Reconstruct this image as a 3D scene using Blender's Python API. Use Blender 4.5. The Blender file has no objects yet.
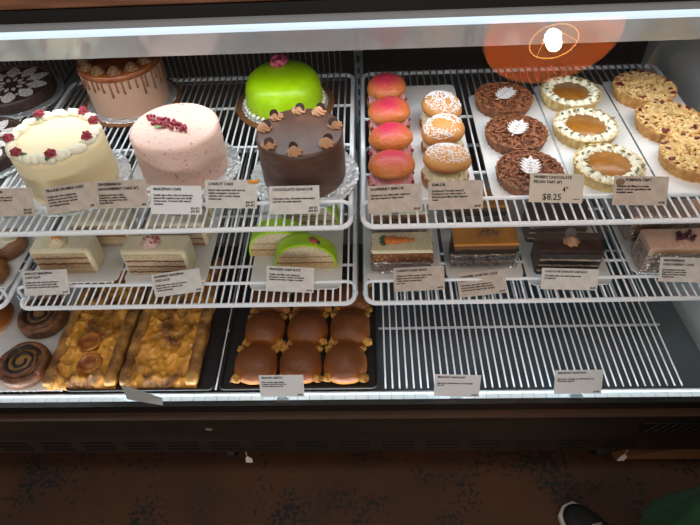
import bpy, bmesh, math, random
from mathutils import Vector, Matrix, noise
PI = math.pi
R = random.Random(7)
sc = bpy.context.scene
C = sc.collection

# ---------------------------------------------------------------- camera
F = 565.0
CX = Vector((1, .018, -.037)).normalized()
CD = Vector((9.8, 605, 565)).normalized()
CD = (CD - CX * CD.dot(CX)).normalized()
CZ = CD.cross(CX)
if CZ.y < 0: CZ = -CZ
# rows of (CX, CD, CZ) give camera (right, up, forward) components of world x, y, z
HC = 1.5
right = Vector((CX.x, CD.x, CZ.x)); up = Vector((CX.y, CD.y, CZ.y)); fwd = Vector((CX.z, CD.z, CZ.z))
cd = bpy.data.cameras.new('camera'); cam = bpy.data.objects.new('camera', cd); C.objects.link(cam)
M = Matrix((right, up, -fwd)).transposed().to_4x4(); M.translation = (0, 0, HC)
cam.matrix_world = M
cd.sensor_width = 36; cd.lens = F / 700 * 36; cd.clip_start = .02
sc.camera = cam

# ---------------------------------------------------------------- world, lights, exposure
w = bpy.data.worlds.new('world'); sc.world = w; w.use_nodes = True
w.node_tree.nodes['Background'].inputs[0].default_value = (1, .80, .62, 1)
w.node_tree.nodes['Background'].inputs[1].default_value = .22
sc.view_settings.view_transform = 'Standard'; sc.view_settings.look = 'None'
sc.view_settings.gamma = 1; sc.view_settings.exposure = 0.28; sc.view_settings.use_curve_mapping = False

def area(name, loc, target, sx, sy, power, col):
    l = bpy.data.lights.new(name, 'AREA'); l.shape = 'RECTANGLE'; l.size = sx; l.size_y = sy
    l.energy = power; l.color = col
    o = bpy.data.objects.new(name, l); C.objects.link(o); o.location = loc
    o.rotation_euler = (Vector(target) - Vector(loc)).to_track_quat('-Z', 'Y').to_euler()
    return o
area('header_led', (-.37, .979, 1.0255), (-.37, 1.01, .72), 2.2, .014, 3.3, (.93, .97, 1))
area('ledge_led', (-.37, .652, .3635), (-.37, .80, .60), 2.2, .012, 1.6, (.88, .95, 1))
area('overhead_fill', (-.2, .15, 2.7), (-.2, .55, .7), 2.4, .5, 16, (1, .97, .92))  # unseen overhead fill, added to lift the dim lower shelves
area('front_fill', (-.2, -2.4, 1.45), (-.2, .9, .7), 3.2, .8, 34, (.97, .98, 1))  # unseen low fill, added to light the front faces evenly

# ---------------------------------------------------------------- pixel helpers
def ray(px, py):
    return right * ((px - 350) / F) + up * ((262.5 - py) / F) + fwd
def at(px, py, z):
    r = ray(px, py); return r * ((z - HC) / r.z) + Vector((0, 0, HC))
def atY(px, py, y):
    r = ray(px, py); return r * (y / r.y) + Vector((0, 0, HC))

# ---------------------------------------------------------------- materials
def lin(c):
    return tuple(((v / 255) / 12.92 if v / 255 <= .04045 else ((v / 255 + .055) / 1.055) ** 2.4) for v in c) + (1,)
MC = {}
def mat(name, c, rough=.5, metal=0, c2=None, scale=40, bump=0, bscale=None, spec=None, sss=0, coat=0, detail=4, lo=.4, hi=.6, stretch=None):
    if name in MC: return MC[name]
    m = bpy.data.materials.new(name); m.use_nodes = True; nt = m.node_tree; b = nt.nodes['Principled BSDF']
    b.inputs['Base Color'].default_value = lin(c); b.inputs['Roughness'].default_value = rough; b.inputs['Metallic'].default_value = metal
    if spec is not None: b.inputs['Specular IOR Level'].default_value = spec
    if coat: b.inputs['Coat Weight'].default_value = coat; b.inputs['Coat Roughness'].default_value = .12
    if sss: b.inputs['Subsurface Weight'].default_value = sss; b.inputs['Subsurface Scale'].default_value = .004
    tc = nt.nodes.new('ShaderNodeTexCoord'); src = tc.outputs['Object']
    if stretch:
        mp = nt.nodes.new('ShaderNodeMapping'); mp.inputs['Scale'].default_value = stretch; nt.links.new(src, mp.inputs['Vector']); src = mp.outputs['Vector']
    if c2:
        n = nt.nodes.new('ShaderNodeTexNoise'); n.inputs['Scale'].default_value = scale; n.inputs['Detail'].default_value = detail
        r = nt.nodes.new('ShaderNodeValToRGB'); r.color_ramp.elements[0].color = lin(c); r.color_ramp.elements[1].color = lin(c2)
        r.color_ramp.elements[0].position = lo; r.color_ramp.elements[1].position = hi
        nt.links.new(src, n.inputs['Vector']); nt.links.new(n.outputs['Fac'], r.inputs['Fac']); nt.links.new(r.outputs['Color'], b.inputs['Base Color'])
    if bump:
        n = nt.nodes.new('ShaderNodeTexNoise'); n.inputs['Scale'].default_value = bscale or scale; n.inputs['Detail'].default_value = 5
        bp = nt.nodes.new('ShaderNodeBump'); bp.inputs['Strength'].default_value = bump; bp.inputs['Distance'].default_value = .004
        nt.links.new(src, n.inputs['Vector']); nt.links.new(n.outputs['Fac'], bp.inputs['Height']); nt.links.new(bp.outputs['Normal'], b.inputs['Normal'])
    MC[name] = m; return m
def stripes(name, cols, height, rough=.8, wob=.004):
    """cake layers: constant colour bands over the height of a slice (object Z), gently wavy"""
    m = bpy.data.materials.new(name); m.use_nodes = True; nt = m.node_tree; b = nt.nodes['Principled BSDF']; b.inputs['Roughness'].default_value = rough
    tc = nt.nodes.new('ShaderNodeTexCoord'); sp = nt.nodes.new('ShaderNodeSeparateXYZ'); nt.links.new(tc.outputs['Object'], sp.inputs[0])
    n = nt.nodes.new('ShaderNodeTexNoise'); n.inputs['Scale'].default_value = 60; n.inputs['Detail'].default_value = 5; nt.links.new(tc.outputs['Object'], n.inputs['Vector'])
    a = nt.nodes.new('ShaderNodeMath'); a.operation = 'MULTIPLY_ADD'; a.inputs[1].default_value = wob * 2; nt.links.new(n.outputs['Fac'], a.inputs[0]); nt.links.new(sp.outputs['Z'], a.inputs[2])
    d = nt.nodes.new('ShaderNodeMath'); d.operation = 'MULTIPLY_ADD'; d.inputs[1].default_value = 1 / height; d.inputs[2].default_value = -wob / height; nt.links.new(a.outputs[0], d.inputs[0])
    r = nt.nodes.new('ShaderNodeValToRGB'); nt.links.new(d.outputs[0], r.inputs['Fac']); cr = r.color_ramp; cr.interpolation = 'LINEAR'
    pts = []
    t = 0
    for (fr, c) in cols:
        pts.append((t + .006, c)); t += fr; pts.append((t - .006, c))
    cr.elements[0].position = pts[0][0]; cr.elements[0].color = lin(pts[0][1]); cr.elements[1].position = min(1, pts[-1][0]); cr.elements[1].color = lin(pts[-1][1])
    for p, c in pts[1:-1]:
        e = cr.elements.new(min(1, p)); e.color = lin(c)
    mx = nt.nodes.new('ShaderNodeMixRGB'); mx.blend_type = 'MULTIPLY'; mx.inputs[0].default_value = .45
    n2 = nt.nodes.new('ShaderNodeTexNoise'); n2.inputs['Scale'].default_value = 300; nt.links.new(tc.outputs['Object'], n2.inputs['Vector'])
    r2 = nt.nodes.new('ShaderNodeValToRGB'); r2.color_ramp.elements[0].position = .35; r2.color_ramp.elements[1].position = .6; r2.color_ramp.elements[0].color = (.35, .3, .25, 1)
    nt.links.new(n2.outputs['Fac'], r2.inputs['Fac']); nt.links.new(r.outputs['Color'], mx.inputs[1]); nt.links.new(r2.outputs['Color'], mx.inputs[2]); nt.links.new(mx.outputs[0], b.inputs['Base Color'])
    bp = nt.nodes.new('ShaderNodeBump'); bp.inputs['Strength'].default_value = .8; bp.inputs['Distance'].default_value = .003; nt.links.new(n2.outputs['Fac'], bp.inputs['Height']); nt.links.new(bp.outputs['Normal'], b.inputs['Normal'])
    return m
def updown(name, top, low, z0, z1, rough=.4, c3=None, bump=.3, nscale=30, coat=0, split=.5, warp=.012):
    """baked colour that differs between crown and foot of a bun (object Z)"""
    m = bpy.data.materials.new(name); m.use_nodes = True; nt = m.node_tree; b = nt.nodes['Principled BSDF']; b.inputs['Roughness'].default_value = rough
    if coat: b.inputs['Coat Weight'].default_value = coat; b.inputs['Coat Roughness'].default_value = .2
    tc = nt.nodes.new('ShaderNodeTexCoord'); sp = nt.nodes.new('ShaderNodeSeparateXYZ'); nt.links.new(tc.outputs['Object'], sp.inputs[0])
    n = nt.nodes.new('ShaderNodeTexNoise'); n.inputs['Scale'].default_value = nscale; n.inputs['Detail'].default_value = 5; nt.links.new(tc.outputs['Object'], n.inputs['Vector'])
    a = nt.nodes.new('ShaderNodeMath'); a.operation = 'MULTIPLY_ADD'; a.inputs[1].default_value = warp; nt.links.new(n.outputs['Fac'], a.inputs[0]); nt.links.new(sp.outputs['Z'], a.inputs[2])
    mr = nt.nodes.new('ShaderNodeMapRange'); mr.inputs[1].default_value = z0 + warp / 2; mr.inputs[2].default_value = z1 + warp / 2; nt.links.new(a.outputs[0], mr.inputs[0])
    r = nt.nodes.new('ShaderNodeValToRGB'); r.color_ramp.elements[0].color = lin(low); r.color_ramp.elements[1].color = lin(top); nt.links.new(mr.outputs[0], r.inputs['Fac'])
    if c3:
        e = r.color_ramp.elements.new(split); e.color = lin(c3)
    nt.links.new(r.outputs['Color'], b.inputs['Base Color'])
    n2 = nt.nodes.new('ShaderNodeTexNoise'); n2.inputs['Scale'].default_value = 180; nt.links.new(tc.outputs['Object'], n2.inputs['Vector'])
    bp = nt.nodes.new('ShaderNodeBump'); bp.inputs['Strength'].default_value = bump; bp.inputs['Distance'].default_value = .003; nt.links.new(n2.outputs['Fac'], bp.inputs['Height']); nt.links.new(bp.outputs['Normal'], b.inputs['Normal'])
    return m
def clear(name, tint=(1, 1, 1), ior=1.5, rough=.0, bump=0, base=0.0, k=1.0):
    """thin clear sheet: straight-through transmission plus Fresnel reflection"""
    m = bpy.data.materials.new(name); m.use_nodes = True; nt = m.node_tree; nt.nodes.remove(nt.nodes['Principled BSDF'])
    out = nt.nodes['Material Output']; tr = nt.nodes.new('ShaderNodeBsdfTransparent'); tr.inputs[0].default_value = (*tint, 1)
    gl = nt.nodes.new('ShaderNodeBsdfGlossy'); gl.inputs['Roughness'].default_value = rough
    # Schlick reflectance of a thin two-sided sheet
    ge = nt.nodes.new('ShaderNodeNewGeometry'); nrm = ge.outputs['Normal']
    if bump:
        tc = nt.nodes.new('ShaderNodeTexCoord'); n = nt.nodes.new('ShaderNodeTexVoronoi'); n.inputs['Scale'].default_value = 70; nt.links.new(tc.outputs['Object'], n.inputs['Vector'])
        bp = nt.nodes.new('ShaderNodeBump'); bp.inputs['Strength'].default_value = bump; bp.inputs['Distance'].default_value = .01; nt.links.new(n.outputs['Distance'], bp.inputs['Height']); nt.links.new(bp.outputs['Normal'], gl.inputs['Normal']); nrm = bp.outputs['Normal']
    dt = nt.nodes.new('ShaderNodeVectorMath'); dt.operation = 'DOT_PRODUCT'; nt.links.new(ge.outputs['Incoming'], dt.inputs[0]); nt.links.new(nrm, dt.inputs[1])
    def mth(op, a_, b_, c_=None):
        q = nt.nodes.new('ShaderNodeMath'); q.operation = op
        for i, v_ in enumerate((a_, b_, c_)):
            if v_ is None: continue
            if isinstance(v_, (int, float)): q.inputs[i].default_value = v_
            else: nt.links.new(v_, q.inputs[i])
        return q.outputs[0]
    ab = mth('ABSOLUTE', dt.outputs['Value'], 0); om = mth('SUBTRACT', 1.0, ab); p5 = mth('POWER', om, 5.0)
    f0 = .04 * 1.9 * k + base; fo = nt.nodes.new('ShaderNodeMath'); fo.operation = 'MULTIPLY_ADD'; fo.use_clamp = True; fo.inputs[1].default_value = 1 - f0; fo.inputs[2].default_value = f0; nt.links.new(p5, fo.inputs[0])
    mx = nt.nodes.new('ShaderNodeMixShader'); nt.links.new(fo.outputs[0], mx.inputs[0]); nt.links.new(tr.outputs[0], mx.inputs[1]); nt.links.new(gl.outputs[0], mx.inputs[2]); nt.links.new(mx.outputs[0], out.inputs['Surface'])
    return m
def emit(name, c, s):
    m = bpy.data.materials.new(name); m.use_nodes = True; b = m.node_tree.nodes['Principled BSDF']
    b.inputs['Base Color'].default_value = lin(c); b.inputs['Emission Color'].default_value = lin(c); b.inputs['Emission Strength'].default_value = s; return m

# ---------------------------------------------------------------- mesh helpers
def bm_(): return bmesh.new()
def obj(name, bm, m, parent=None, smooth=False, loc=None, sub=0, bev=0):
    me = bpy.data.meshes.new(name); bmesh.ops.recalc_face_normals(bm, faces=bm.faces[:]); bm.to_mesh(me); bm.free()
    if smooth:
        for p in me.polygons: p.use_smooth = True
    me.materials.append(m); o = bpy.data.objects.new(name, me); C.objects.link(o)
    if parent: o.parent = parent
    if loc is not None: o.location = loc
    if bev:
        b = o.modifiers.new('bevel', 'BEVEL'); b.width = bev; b.segments = 3; b.limit_method = 'ANGLE'
    if sub:
        s = o.modifiers.new('sub', 'SUBSURF'); s.levels = sub; s.render_levels = sub
    return o
def tag(o, label=None, cat=None, group=None, kind=None):
    if label: o['label'] = label
    if cat: o['category'] = cat
    if group: o['group'] = group
    if kind: o['kind'] = kind
    return o
def thing(name, label, cat, loc=(0, 0, 0), rz=0, group=None):
    o = bpy.data.objects.new(name, None); o.empty_display_size = .02; C.objects.link(o); o.location = loc; o.rotation_euler = (0, 0, rz)
    return tag(o, label, cat, group)
def dup(root, loc, rz=0, label=None, group=None, drop=()):
    def rec(o, par):
        c = o.copy(); C.objects.link(c); c.parent = par
        for ch in o.children:
            if ch.name.split('.')[0] not in drop: rec(ch, c)
        return c
    r = rec(root, None); r.location = loc; r.rotation_euler = (0, 0, rz)
    if label: r['label'] = label
    if group: r['group'] = group
    return r
def box(bm, x0, x1, y0, y1, z0, z1, mtx=None):
    v = [bm.verts.new((x, y, z)) for z in (z0, z1) for y in (y0, y1) for x in (x0, x1)]
    for f in ((0, 2, 3, 1), (4, 5, 7, 6), (0, 1, 5, 4), (1, 3, 7, 5), (3, 2, 6, 7), (2, 0, 4, 6)): bm.faces.new([v[i] for i in f])
    if mtx:
        for q in v: q.co = mtx @ q.co
    return bm
def tube(bm, pts, r, n=8, closed=False, radii=None):
    pts = [Vector(p) for p in pts]; m = len(pts); rings = []
    for i, p in enumerate(pts):
        a = pts[i - 1] if (i or closed) else p; b = pts[(i + 1) % m] if (i < m - 1 or closed) else p
        t = (b - a).normalized(); s = Vector((0, 0, 1)) if abs(t.z) < .9 else Vector((0, 1, 0))
        u = t.cross(s).normalized(); v = u.cross(t); rr = radii[i] if radii else r
        rings.append([bm.verts.new(p + u * rr * math.cos(2 * PI * k / n) + v * rr * math.sin(2 * PI * k / n)) for k in range(n)])
    for i in range(m if closed else m - 1):
        A = rings[i]; B = rings[(i + 1) % m]
        for k in range(n): bm.faces.new((A[k], A[(k + 1) % n], B[(k + 1) % n], B[k]))
    if not closed:
        bm.faces.new(rings[0]); bm.faces.new(rings[-1])
    return bm
def lathe(bm, prof, n=48, mod=None, c=(0, 0, 0), cap=True):
    """profile of (radius, z); mod(theta, i) scales the radius"""
    rings = []
    for i, (r, z) in enumerate(prof):
        if r < 1e-6: rings.append([bm.verts.new((c[0], c[1], c[2] + z))]); continue
        ring = []
        for k in range(n):
            th = 2 * PI * k / n; q = r * (mod(th, i) if mod else 1); ring.append(bm.verts.new((c[0] + q * math.cos(th), c[1] + q * math.sin(th), c[2] + z)))
        rings.append(ring)
    for A, B in zip(rings, rings[1:]):
        if len(A) == 1 and len(B) == 1: continue
        for k in range(n):
            if len(A) == 1: bm.faces.new((A[0], B[k], B[(k + 1) % n]))
            elif len(B) == 1: bm.faces.new((A[k], A[(k + 1) % n], B[0]))
            else: bm.faces.new((A[k], A[(k + 1) % n], B[(k + 1) % n], B[k]))
    if cap:
        for e in (rings[0], rings[-1]):
            if len(e) > 1: bm.faces.new(e)
    return bm
def rosette(bm, c, r, h, lobes=7, twist=2.2, tilt=None, n=42, steps=10):
    """piped swirl of cream"""
    st = len(bm.verts); rings = []
    for i in range(steps + 1):
        t = i / steps; rr = r * (1 - t) ** .75 * (1 if t > .08 else .88); z = h * t ** .9
        if i == steps: rings.append([bm.verts.new((0, 0, h))]); continue
        ring = []
        for k in range(n):
            th = 2 * PI * k / n; q = rr * (1 + .14 * math.cos(lobes * th + twist * lobes * t)); ring.append(bm.verts.new((q * math.cos(th), q * math.sin(th), z)))
        rings.append(ring)
    for A, B in zip(rings, rings[1:]):
        for k in range(n):
            if len(B) == 1: bm.faces.new((A[k], A[(k + 1) % n], B[0]))
            else: bm.faces.new((A[k], A[(k + 1) % n], B[(k + 1) % n], B[k]))
    bm.faces.new(rings[0]); bm.verts.ensure_lookup_table()
    T = Matrix.Translation(c) @ (tilt if tilt else Matrix())
    for v in bm.verts[st:]: v.co = T @ v.co
    return bm
def ball(bm, c, r, s=(1, 1, 1), sub=2, rot=None, nz=0, nf=60, seed=0):
    g = bmesh.ops.create_icosphere(bm, subdivisions=sub, radius=1)
    for v in g['verts']:
        k = 1 + nz * noise.noise(v.co * nf * .03 + Vector((seed, seed * 1.7, 0))) if nz else 1
        p = Vector((v.co.x * s[0], v.co.y * s[1], v.co.z * s[2])) * r * k
        if rot: p = rot @ p
        v.co = p + Vector(c)
    return bm
def jitter(bm, a, f, seed=0):
    for v in bm.verts:
        v.co += noise.noise_vector(v.co * f + Vector((seed, 0, 0))) * a
def rrect(x0, x1, y0, y1, z, r, n=5):
    out = []
    for cx, cy, a0 in ((x1 - r, y0 + r, -90), (x1 - r, y1 - r, 0), (x0 + r, y1 - r, 90), (x0 + r, y0 + r, 180)):
        for i in range(n + 1):
            a = math.radians(a0 + 90 * i / n); out.append((cx + r * math.cos(a), cy + r * math.sin(a), z))
    return out
def slab(bm, pts, z0, z1):
    lo = [bm.verts.new((p[0], p[1], z0)) for p in pts]; hi = [bm.verts.new((p[0], p[1], z1)) for p in pts]; n = len(pts)
    bm.faces.new(lo[::-1]); bm.faces.new(hi)
    for i in range(n): bm.faces.new((lo[i], lo[(i + 1) % n], hi[(i + 1) % n], hi[i]))
    return bm
def flat(bm, pts, z, th=.0006):
    return slab(bm, pts, z, z + th)
def petal(cx, cy, ang, L, W, n=10, tip=.5):
    """leaf outline starting at (cx, cy) along ang"""
    out = []
    for s in (1, -1):
        for i in range(n):
            t = i / n if s == 1 else 1 - i / n; wd = W * math.sin(PI * t ** (tip + .2)) * s
            out.append((cx + math.cos(ang) * L * t - math.sin(ang) * wd, cy + math.sin(ang) * L * t + math.cos(ang) * wd))
    return [p for i, p in enumerate(out) if i == 0 or (Vector(p) - Vector(out[i - 1])).length > 1e-6]

T1, T2, T3 = .80, .58, .36
XL0, XL1, XR0, XR1 = -.745, -.036, -.012, .700
YF, YB = .750, 1.302

# ================================================================ SETTING
m_floor = mat('concrete_floor', (42, 22, 3), .75, c2=(70, 39, 7), scale=4, bump=.25, bscale=40, detail=8, lo=.3, hi=.7)
nt = m_floor.node_tree   # black pits and stains worn into the brown concrete
tc = nt.nodes.new('ShaderNodeTexCoord'); v = nt.nodes.new('ShaderNodeTexNoise'); v.inputs['Scale'].default_value = 85; v.inputs['Detail'].default_value = 3
g = nt.nodes.new('ShaderNodeTexNoise'); g.inputs['Scale'].default_value = 7; g.inputs['Detail'].default_value = 2
ml = nt.nodes.new('ShaderNodeMath'); ml.operation = 'MULTIPLY'; rr = nt.nodes.new('ShaderNodeValToRGB'); rr.color_ramp.elements[0].position = .300; rr.color_ramp.elements[1].position = .335
mx = nt.nodes.new('ShaderNodeMixRGB'); mx.inputs[2].default_value = lin((10, 8, 7))
bs = nt.nodes['Principled BSDF']; base = bs.inputs['Base Color'].links[0].from_socket
nt.links.new(tc.outputs['Object'], v.inputs[0]); nt.links.new(tc.outputs['Object'], g.inputs[0]); nt.links.new(v.outputs['Fac'], ml.inputs[0]); nt.links.new(g.outputs['Fac'], ml.inputs[1])
nt.links.new(ml.outputs[0], rr.inputs[0]); nt.links.new(rr.outputs[0], mx.inputs[0]); nt.links.new(base, mx.inputs[1]); nt.links.new(mx.outputs[0], bs.inputs['Base Color'])
def struct(name, bm, m, **k):
    o = obj(name, bm, m, **k); o['kind'] = 'structure'; return o
struct('floor', box(bm_(), -3, 3, -2.5, 3, -.05, 0), m_floor)
m_plaster = mat('room_plaster', (92, 70, 54), .8, c2=(80, 60, 46), scale=3)
struct('wall_back', box(bm_(), -3, 3, 3, 3.1, 0, 2.8), m_plaster)
struct('ceiling', box(bm_(), -3, 3, -2.5, 3.1, 2.8, 2.9), mat('ceiling_paint', (60, 48, 40), .9))

# ---------------------------------------------------------------- the display case
m_wire = mat('white_wire', (226, 232, 238), .32, spec=.5)
m_bronze = mat('bronze_panel', (44, 34, 24), .45, metal=.2, c2=(37, 28, 20), scale=3, stretch=(1, 8, 8))
m_blk = mat('black_trim', (12, 11, 11), .35)
m_inner = mat('cabinet_white', (190, 194, 194), .45, c2=(178, 183, 184), scale=5)
m_back = mat('cabinet_dark_back', (52, 42, 36), .7, c2=(34, 28, 24), scale=3)
m_pan = mat('cabinet_pan', (74, 86, 94), .4, metal=.1, c2=(88, 100, 108), scale=6)
m_white = mat('white_plastic', (212, 216, 218), .28)
m_led = emit('led_diffuser', (215, 235, 250), .62)
m_led2 = mat('ledge_white', (225, 232, 236), .22, c2=(205, 216, 224), scale=30, stretch=(1, .1, .1))
m_glass = clear('front_glass', (.985, .99, .99), rough=0.0, k=1.0)
m_bracket = mat('bracket_grey', (150, 158, 162), .35, metal=.4)
m_acryl = clear('clear_acrylic', (.93, .95, .96), 1.5, .05, base=.12)

case = thing('display_case', 'long refrigerated bakery case with curved front glass, white header lamp and bronze front panel', 'display case', (0, 0, 0))
obj('back_panel', box(bm_(), -1.5, .83, 1.4555, 1.475, .162, 1.154), m_back, case)
obj('deck_pan', box(bm_(), -1.5, .790, .66, 1.455, .315, .33), m_pan, case)
e = slab(bm_(), [(.795, .655), (.83, .655), (.83, 1.455), (.742, 1.455)], .162, 1.154)
ep = obj('end_panel', e, m_inner, case, bev=.004)
obj('panel_seam', box(bm_(), .7635, .767, 1.10, 1.104, .36, 1.10), mat('seam_grey', (70, 72, 72), .6), ep)
obj('hook', lathe(bm_(), [(.016, 0), (.016, .004), (.008, .008), (.007, .016), (0, .018)], 20, c=(0, 0, 0)), m_bracket, ep, loc=(.767, 1.08, .985)).rotation_euler = (0, -PI / 2, 0)
obj('speckled_inset', slab(bm_(), [(.70, .0), (1.02, .0), (.93, .26), (.70, .26)], 0, .003), mat('speckled_slate', (70, 84, 104), .4, c2=(120, 134, 150), scale=240), ep)
ep.children[-1].matrix_parent_inverse = Matrix()
ins = [c for c in ep.children if c.name.startswith('speckled')][0]
ins.matrix_local = Matrix(((-.0667, 0, .998, .8355), (.998, 0, .0667, 0), (0, 1, 0, .70), (0, 0, 0, 1)))
# counter top and header
obj('counter_top', box(bm_(), -1.52, .84, .860, 1.52, 1.1545, 1.175), mat('walnut_top', (120, 78, 52), .45, c2=(98, 60, 38), scale=10, stretch=(1, 12, 12)), case, bev=.003)
obj('counter_trim', box(bm_(), -1.52, .84, .858, .872, 1.1345, 1.154), m_blk, case)
lb = bm_(); box(lb, -1.5, .83, .882, .908, 1.0975, 1.1165)
obj('header_lamp', lb, m_led, case, bev=.006)
obj('header_bar', box(bm_(), -1.5, .83, .860, .881, 1.1215, 1.134), mat('header_bar_grey', (150, 156, 160), .3, metal=.3), case)
hb = bm_()
pr_ = [(.884, 1.100), (.905, 1.112), (1.03, 1.112), (1.03, 1.105), (.925, 1.105), (.914, 1.070), (.9655, 1.0085), (.9625, 1.0055), (.910, 1.066)]
hb = bm_(); hv = [[hb.verts.new((x, y, z)) for (y, z) in ((.9085, 1.0975), (.9085, 1.119), (.9665, 1.119), (.9665, 1.026), (.9635, 1.023))] for x in (-1.5, .752)]
for i in range(5): hb.faces.new((hv[0][i], hv[0][(i + 1) % 5], hv[1][(i + 1) % 5], hv[1][i]))
hb.faces.new(hv[0]); hb.faces.new(hv[1][::-1])
hs = bm_(); box(hs, -1.5, .752, .993, .996, 1.0135, 1.12); box(hs, -1.5, .752, .9668, .993, 1.029, 1.12)
obj('hidden_light_blocker', hs, m_blk, case)  # unseen plates added to keep the header light off the rear cake tops
obj('header_reflector', hb, mat('reflector_white', (176, 180, 182), .14), case)
# front glass, bowed: steep below, leaning back above
gp = [(.636, .366), (.640, .50), (.648, .66), (.662, .76), (.690, .845), (.735, .905), (.8, .985), (.872, 1.088), (.880, 1.1)]
gp = [(.636, .366), (.6680, .830), (.8640, 1.113)]
gb = bm_(); rows = [[gb.verts.new((x, y, z)) for (y, z) in gp] for x in (-1.5, .825)]
for i in range(len(gp) - 1): gb.faces.new((rows[0][i], rows[1][i], rows[1][i + 1], rows[0][i + 1]))
go = obj('front_glass', gb, m_glass, case, smooth=False); go.modifiers.new('thick', 'SOLIDIFY').thickness = .0
go.modifiers.remove(go.modifiers[0])
for p in go.data.polygons: p.use_smooth = .7 < p.center.z < .0
obj('lamp_ledge', box(bm_(), -1.5, .790, .640, .664, .335, .360), m_led2, case)
lb = bm_()
for k in range(86): box(lb, -1.495 + k * .0265, -1.495 + k * .0265 + .0245, .643, .660, .3602, .3622)
obj('led_segments', lb, emit('ledge_led_glow', (214, 232, 240), .42), case, bev=.001)
obj('glass_gasket', box(bm_(), -1.5, .83, .626, .639, .338, .367), m_blk, case)
# front panel with louvres
fp = thing('x', None, None); bpy.data.objects.remove(fp)
pb = bm_(); box(pb, -1.5, 1.6, .612, .632, .163, .337)
fpo = obj('front_panel', pb, m_bronze, case)
obj('panel_lip', box(bm_(), -1.5, 1.6, .606, .6255, .3375, .341), mat('bronze_lip', (64, 44, 30), .4, metal=.4), fpo)
lv = bm_()
for gi in range(20):
    x0 = -1.45 + gi * .105
    for k in range(3): box(lv, x0, x0 + .075, .6105, .6125, .180 + k * .017, .186 + k * .017)
obj('louvres', lv, m_blk, fpo)
vb = bm_(); box(vb, .605, 1.05, .606, .613, .268, .305)
vo = obj('air_vent', vb, m_blk, fpo, bev=.002)
hb = bm_()
for k in range(22):
    x = .615 + k * .02
    tube(hb, [(x, .605, .270), (x + .022, .605, .303)], .0016, 5)
obj('vent_mesh', hb, mat('vent_bronze', (30, 21, 15), .6), vo)
st = bm_()
for k in range(4):
    a = k * PI / 4; tube(st, [(-.385 - .008 * math.cos(a), .611, .285 - .008 * math.sin(a)), (-.385 + .008 * math.cos(a), .611, .285 + .008 * math.sin(a))], .0006, 5)
obj('star_emblem', st, mat('emblem_pale', (150, 130, 110), .4), fpo)
obj('case_underside', box(bm_(), -1.5, .83, .64, 1.46, .135, .16), m_blk, case)
kp = slab(bm_(), [(.645, 0), (1.6, 0), (1.6, .13), (.90, .10), (.72, .035)], 0, .02)
for v_ in kp.verts: v_.co = Vector((v_.co.x, .66 + v_.co.z, v_.co.y))
obj('kick_plate', kp, mat('kick_tan', (120, 78, 48), .5), case)
obj('kick_rail', box(bm_(), -1.5, .66, .74, .76, .0, .06), mat('kick_dark', (24, 18, 14), .6), case)
for x in (-.39, .60):   # castors under the case
    c = bm_(); box(c, x - .035, x + .03, .665, .72, .050, .135)
    co = obj('castor', c, m_blk, case, bev=.004)
    wv = lathe(bm_(), [(0, -.012), (.030, -.012), (.033, -.006), (.033, .006), (.030, .012), (0, .012)], 24)
    wo = obj('wheel', wv, mat('castor_rubber', (20, 19, 18), .6), co, loc=(x, .69, .0335)); wo.rotation_euler = (0, PI / 2, 0)
def hangtag(px, py, lab):
    p = atY(px, py, .606); t = thing('hanging_tag', lab, 'tag', (p.x, .628, .055))
    b = bm_(); slab(b, [(-.006, -.012), (.010, -.012), (.012, .004), (.002, .018), (-.004, .006)], -.0006, .0006)
    for v_ in b.verts: v_.co = Vector((v_.co.x * 1.1, v_.co.z, v_.co.y * 1.3 + .025))
    obj('paper_slip', b, mat('tag_paper', (205, 195, 180), .7), t)
    obj('string', tube(bm_(), [(.002, 0, .046), (.003, .003, .110)], .0012, 6), mat('tag_string', (180, 170, 160), .7), t)
hangtag(244, 462, 'small pale paper tag hanging under the case beside the left castor')
hangtag(628, 461, 'small pale paper tag hanging under the case beside the right castor')
# shelf standards and arms
for x in (-.024, -.777):
    s = bm_(); box(s, x - .012, x + .012, 1.435, 1.455, .335, 1.10)
    so = obj('shelf_standard', s, m_bracket, case)
    sl = bm_()
    for k in range(22): box(sl, x - .003, x + .003, 1.4335, 1.4352, .36 + k * .033, .378 + k * .033)
    obj('slots', sl, m_blk, so)
    for z in (T1, T2):
        for d in (-.0065, .0065):
            b = bm_(); slab(b, [(.79, z - .030), (1.435, z - .050), (1.435, z - .0145), (.79, z - .0145)], x + d - .0015, x + d + .0015)
            for v_ in b.verts: v_.co = Vector((v_.co.z, v_.co.x, v_.co.y))
            obj('shelf_arm', b, m_bracket, so)
# grille of the cold-air return at the back
gb = bm_()
for k in range(88): tube(gb, [(-1.42 + k * .0155, 1.43, .715), (-1.42 + k * .0155, 1.43, .84)], .0017, 5)
for z in (.715, .84): tube(gb, [(-1.43, 1.418, z), (-.06, 1.418, z)], .0028, 6)
obj('air_grille', gb, mat('grille_grey', (120, 124, 126), .5), case)

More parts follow.
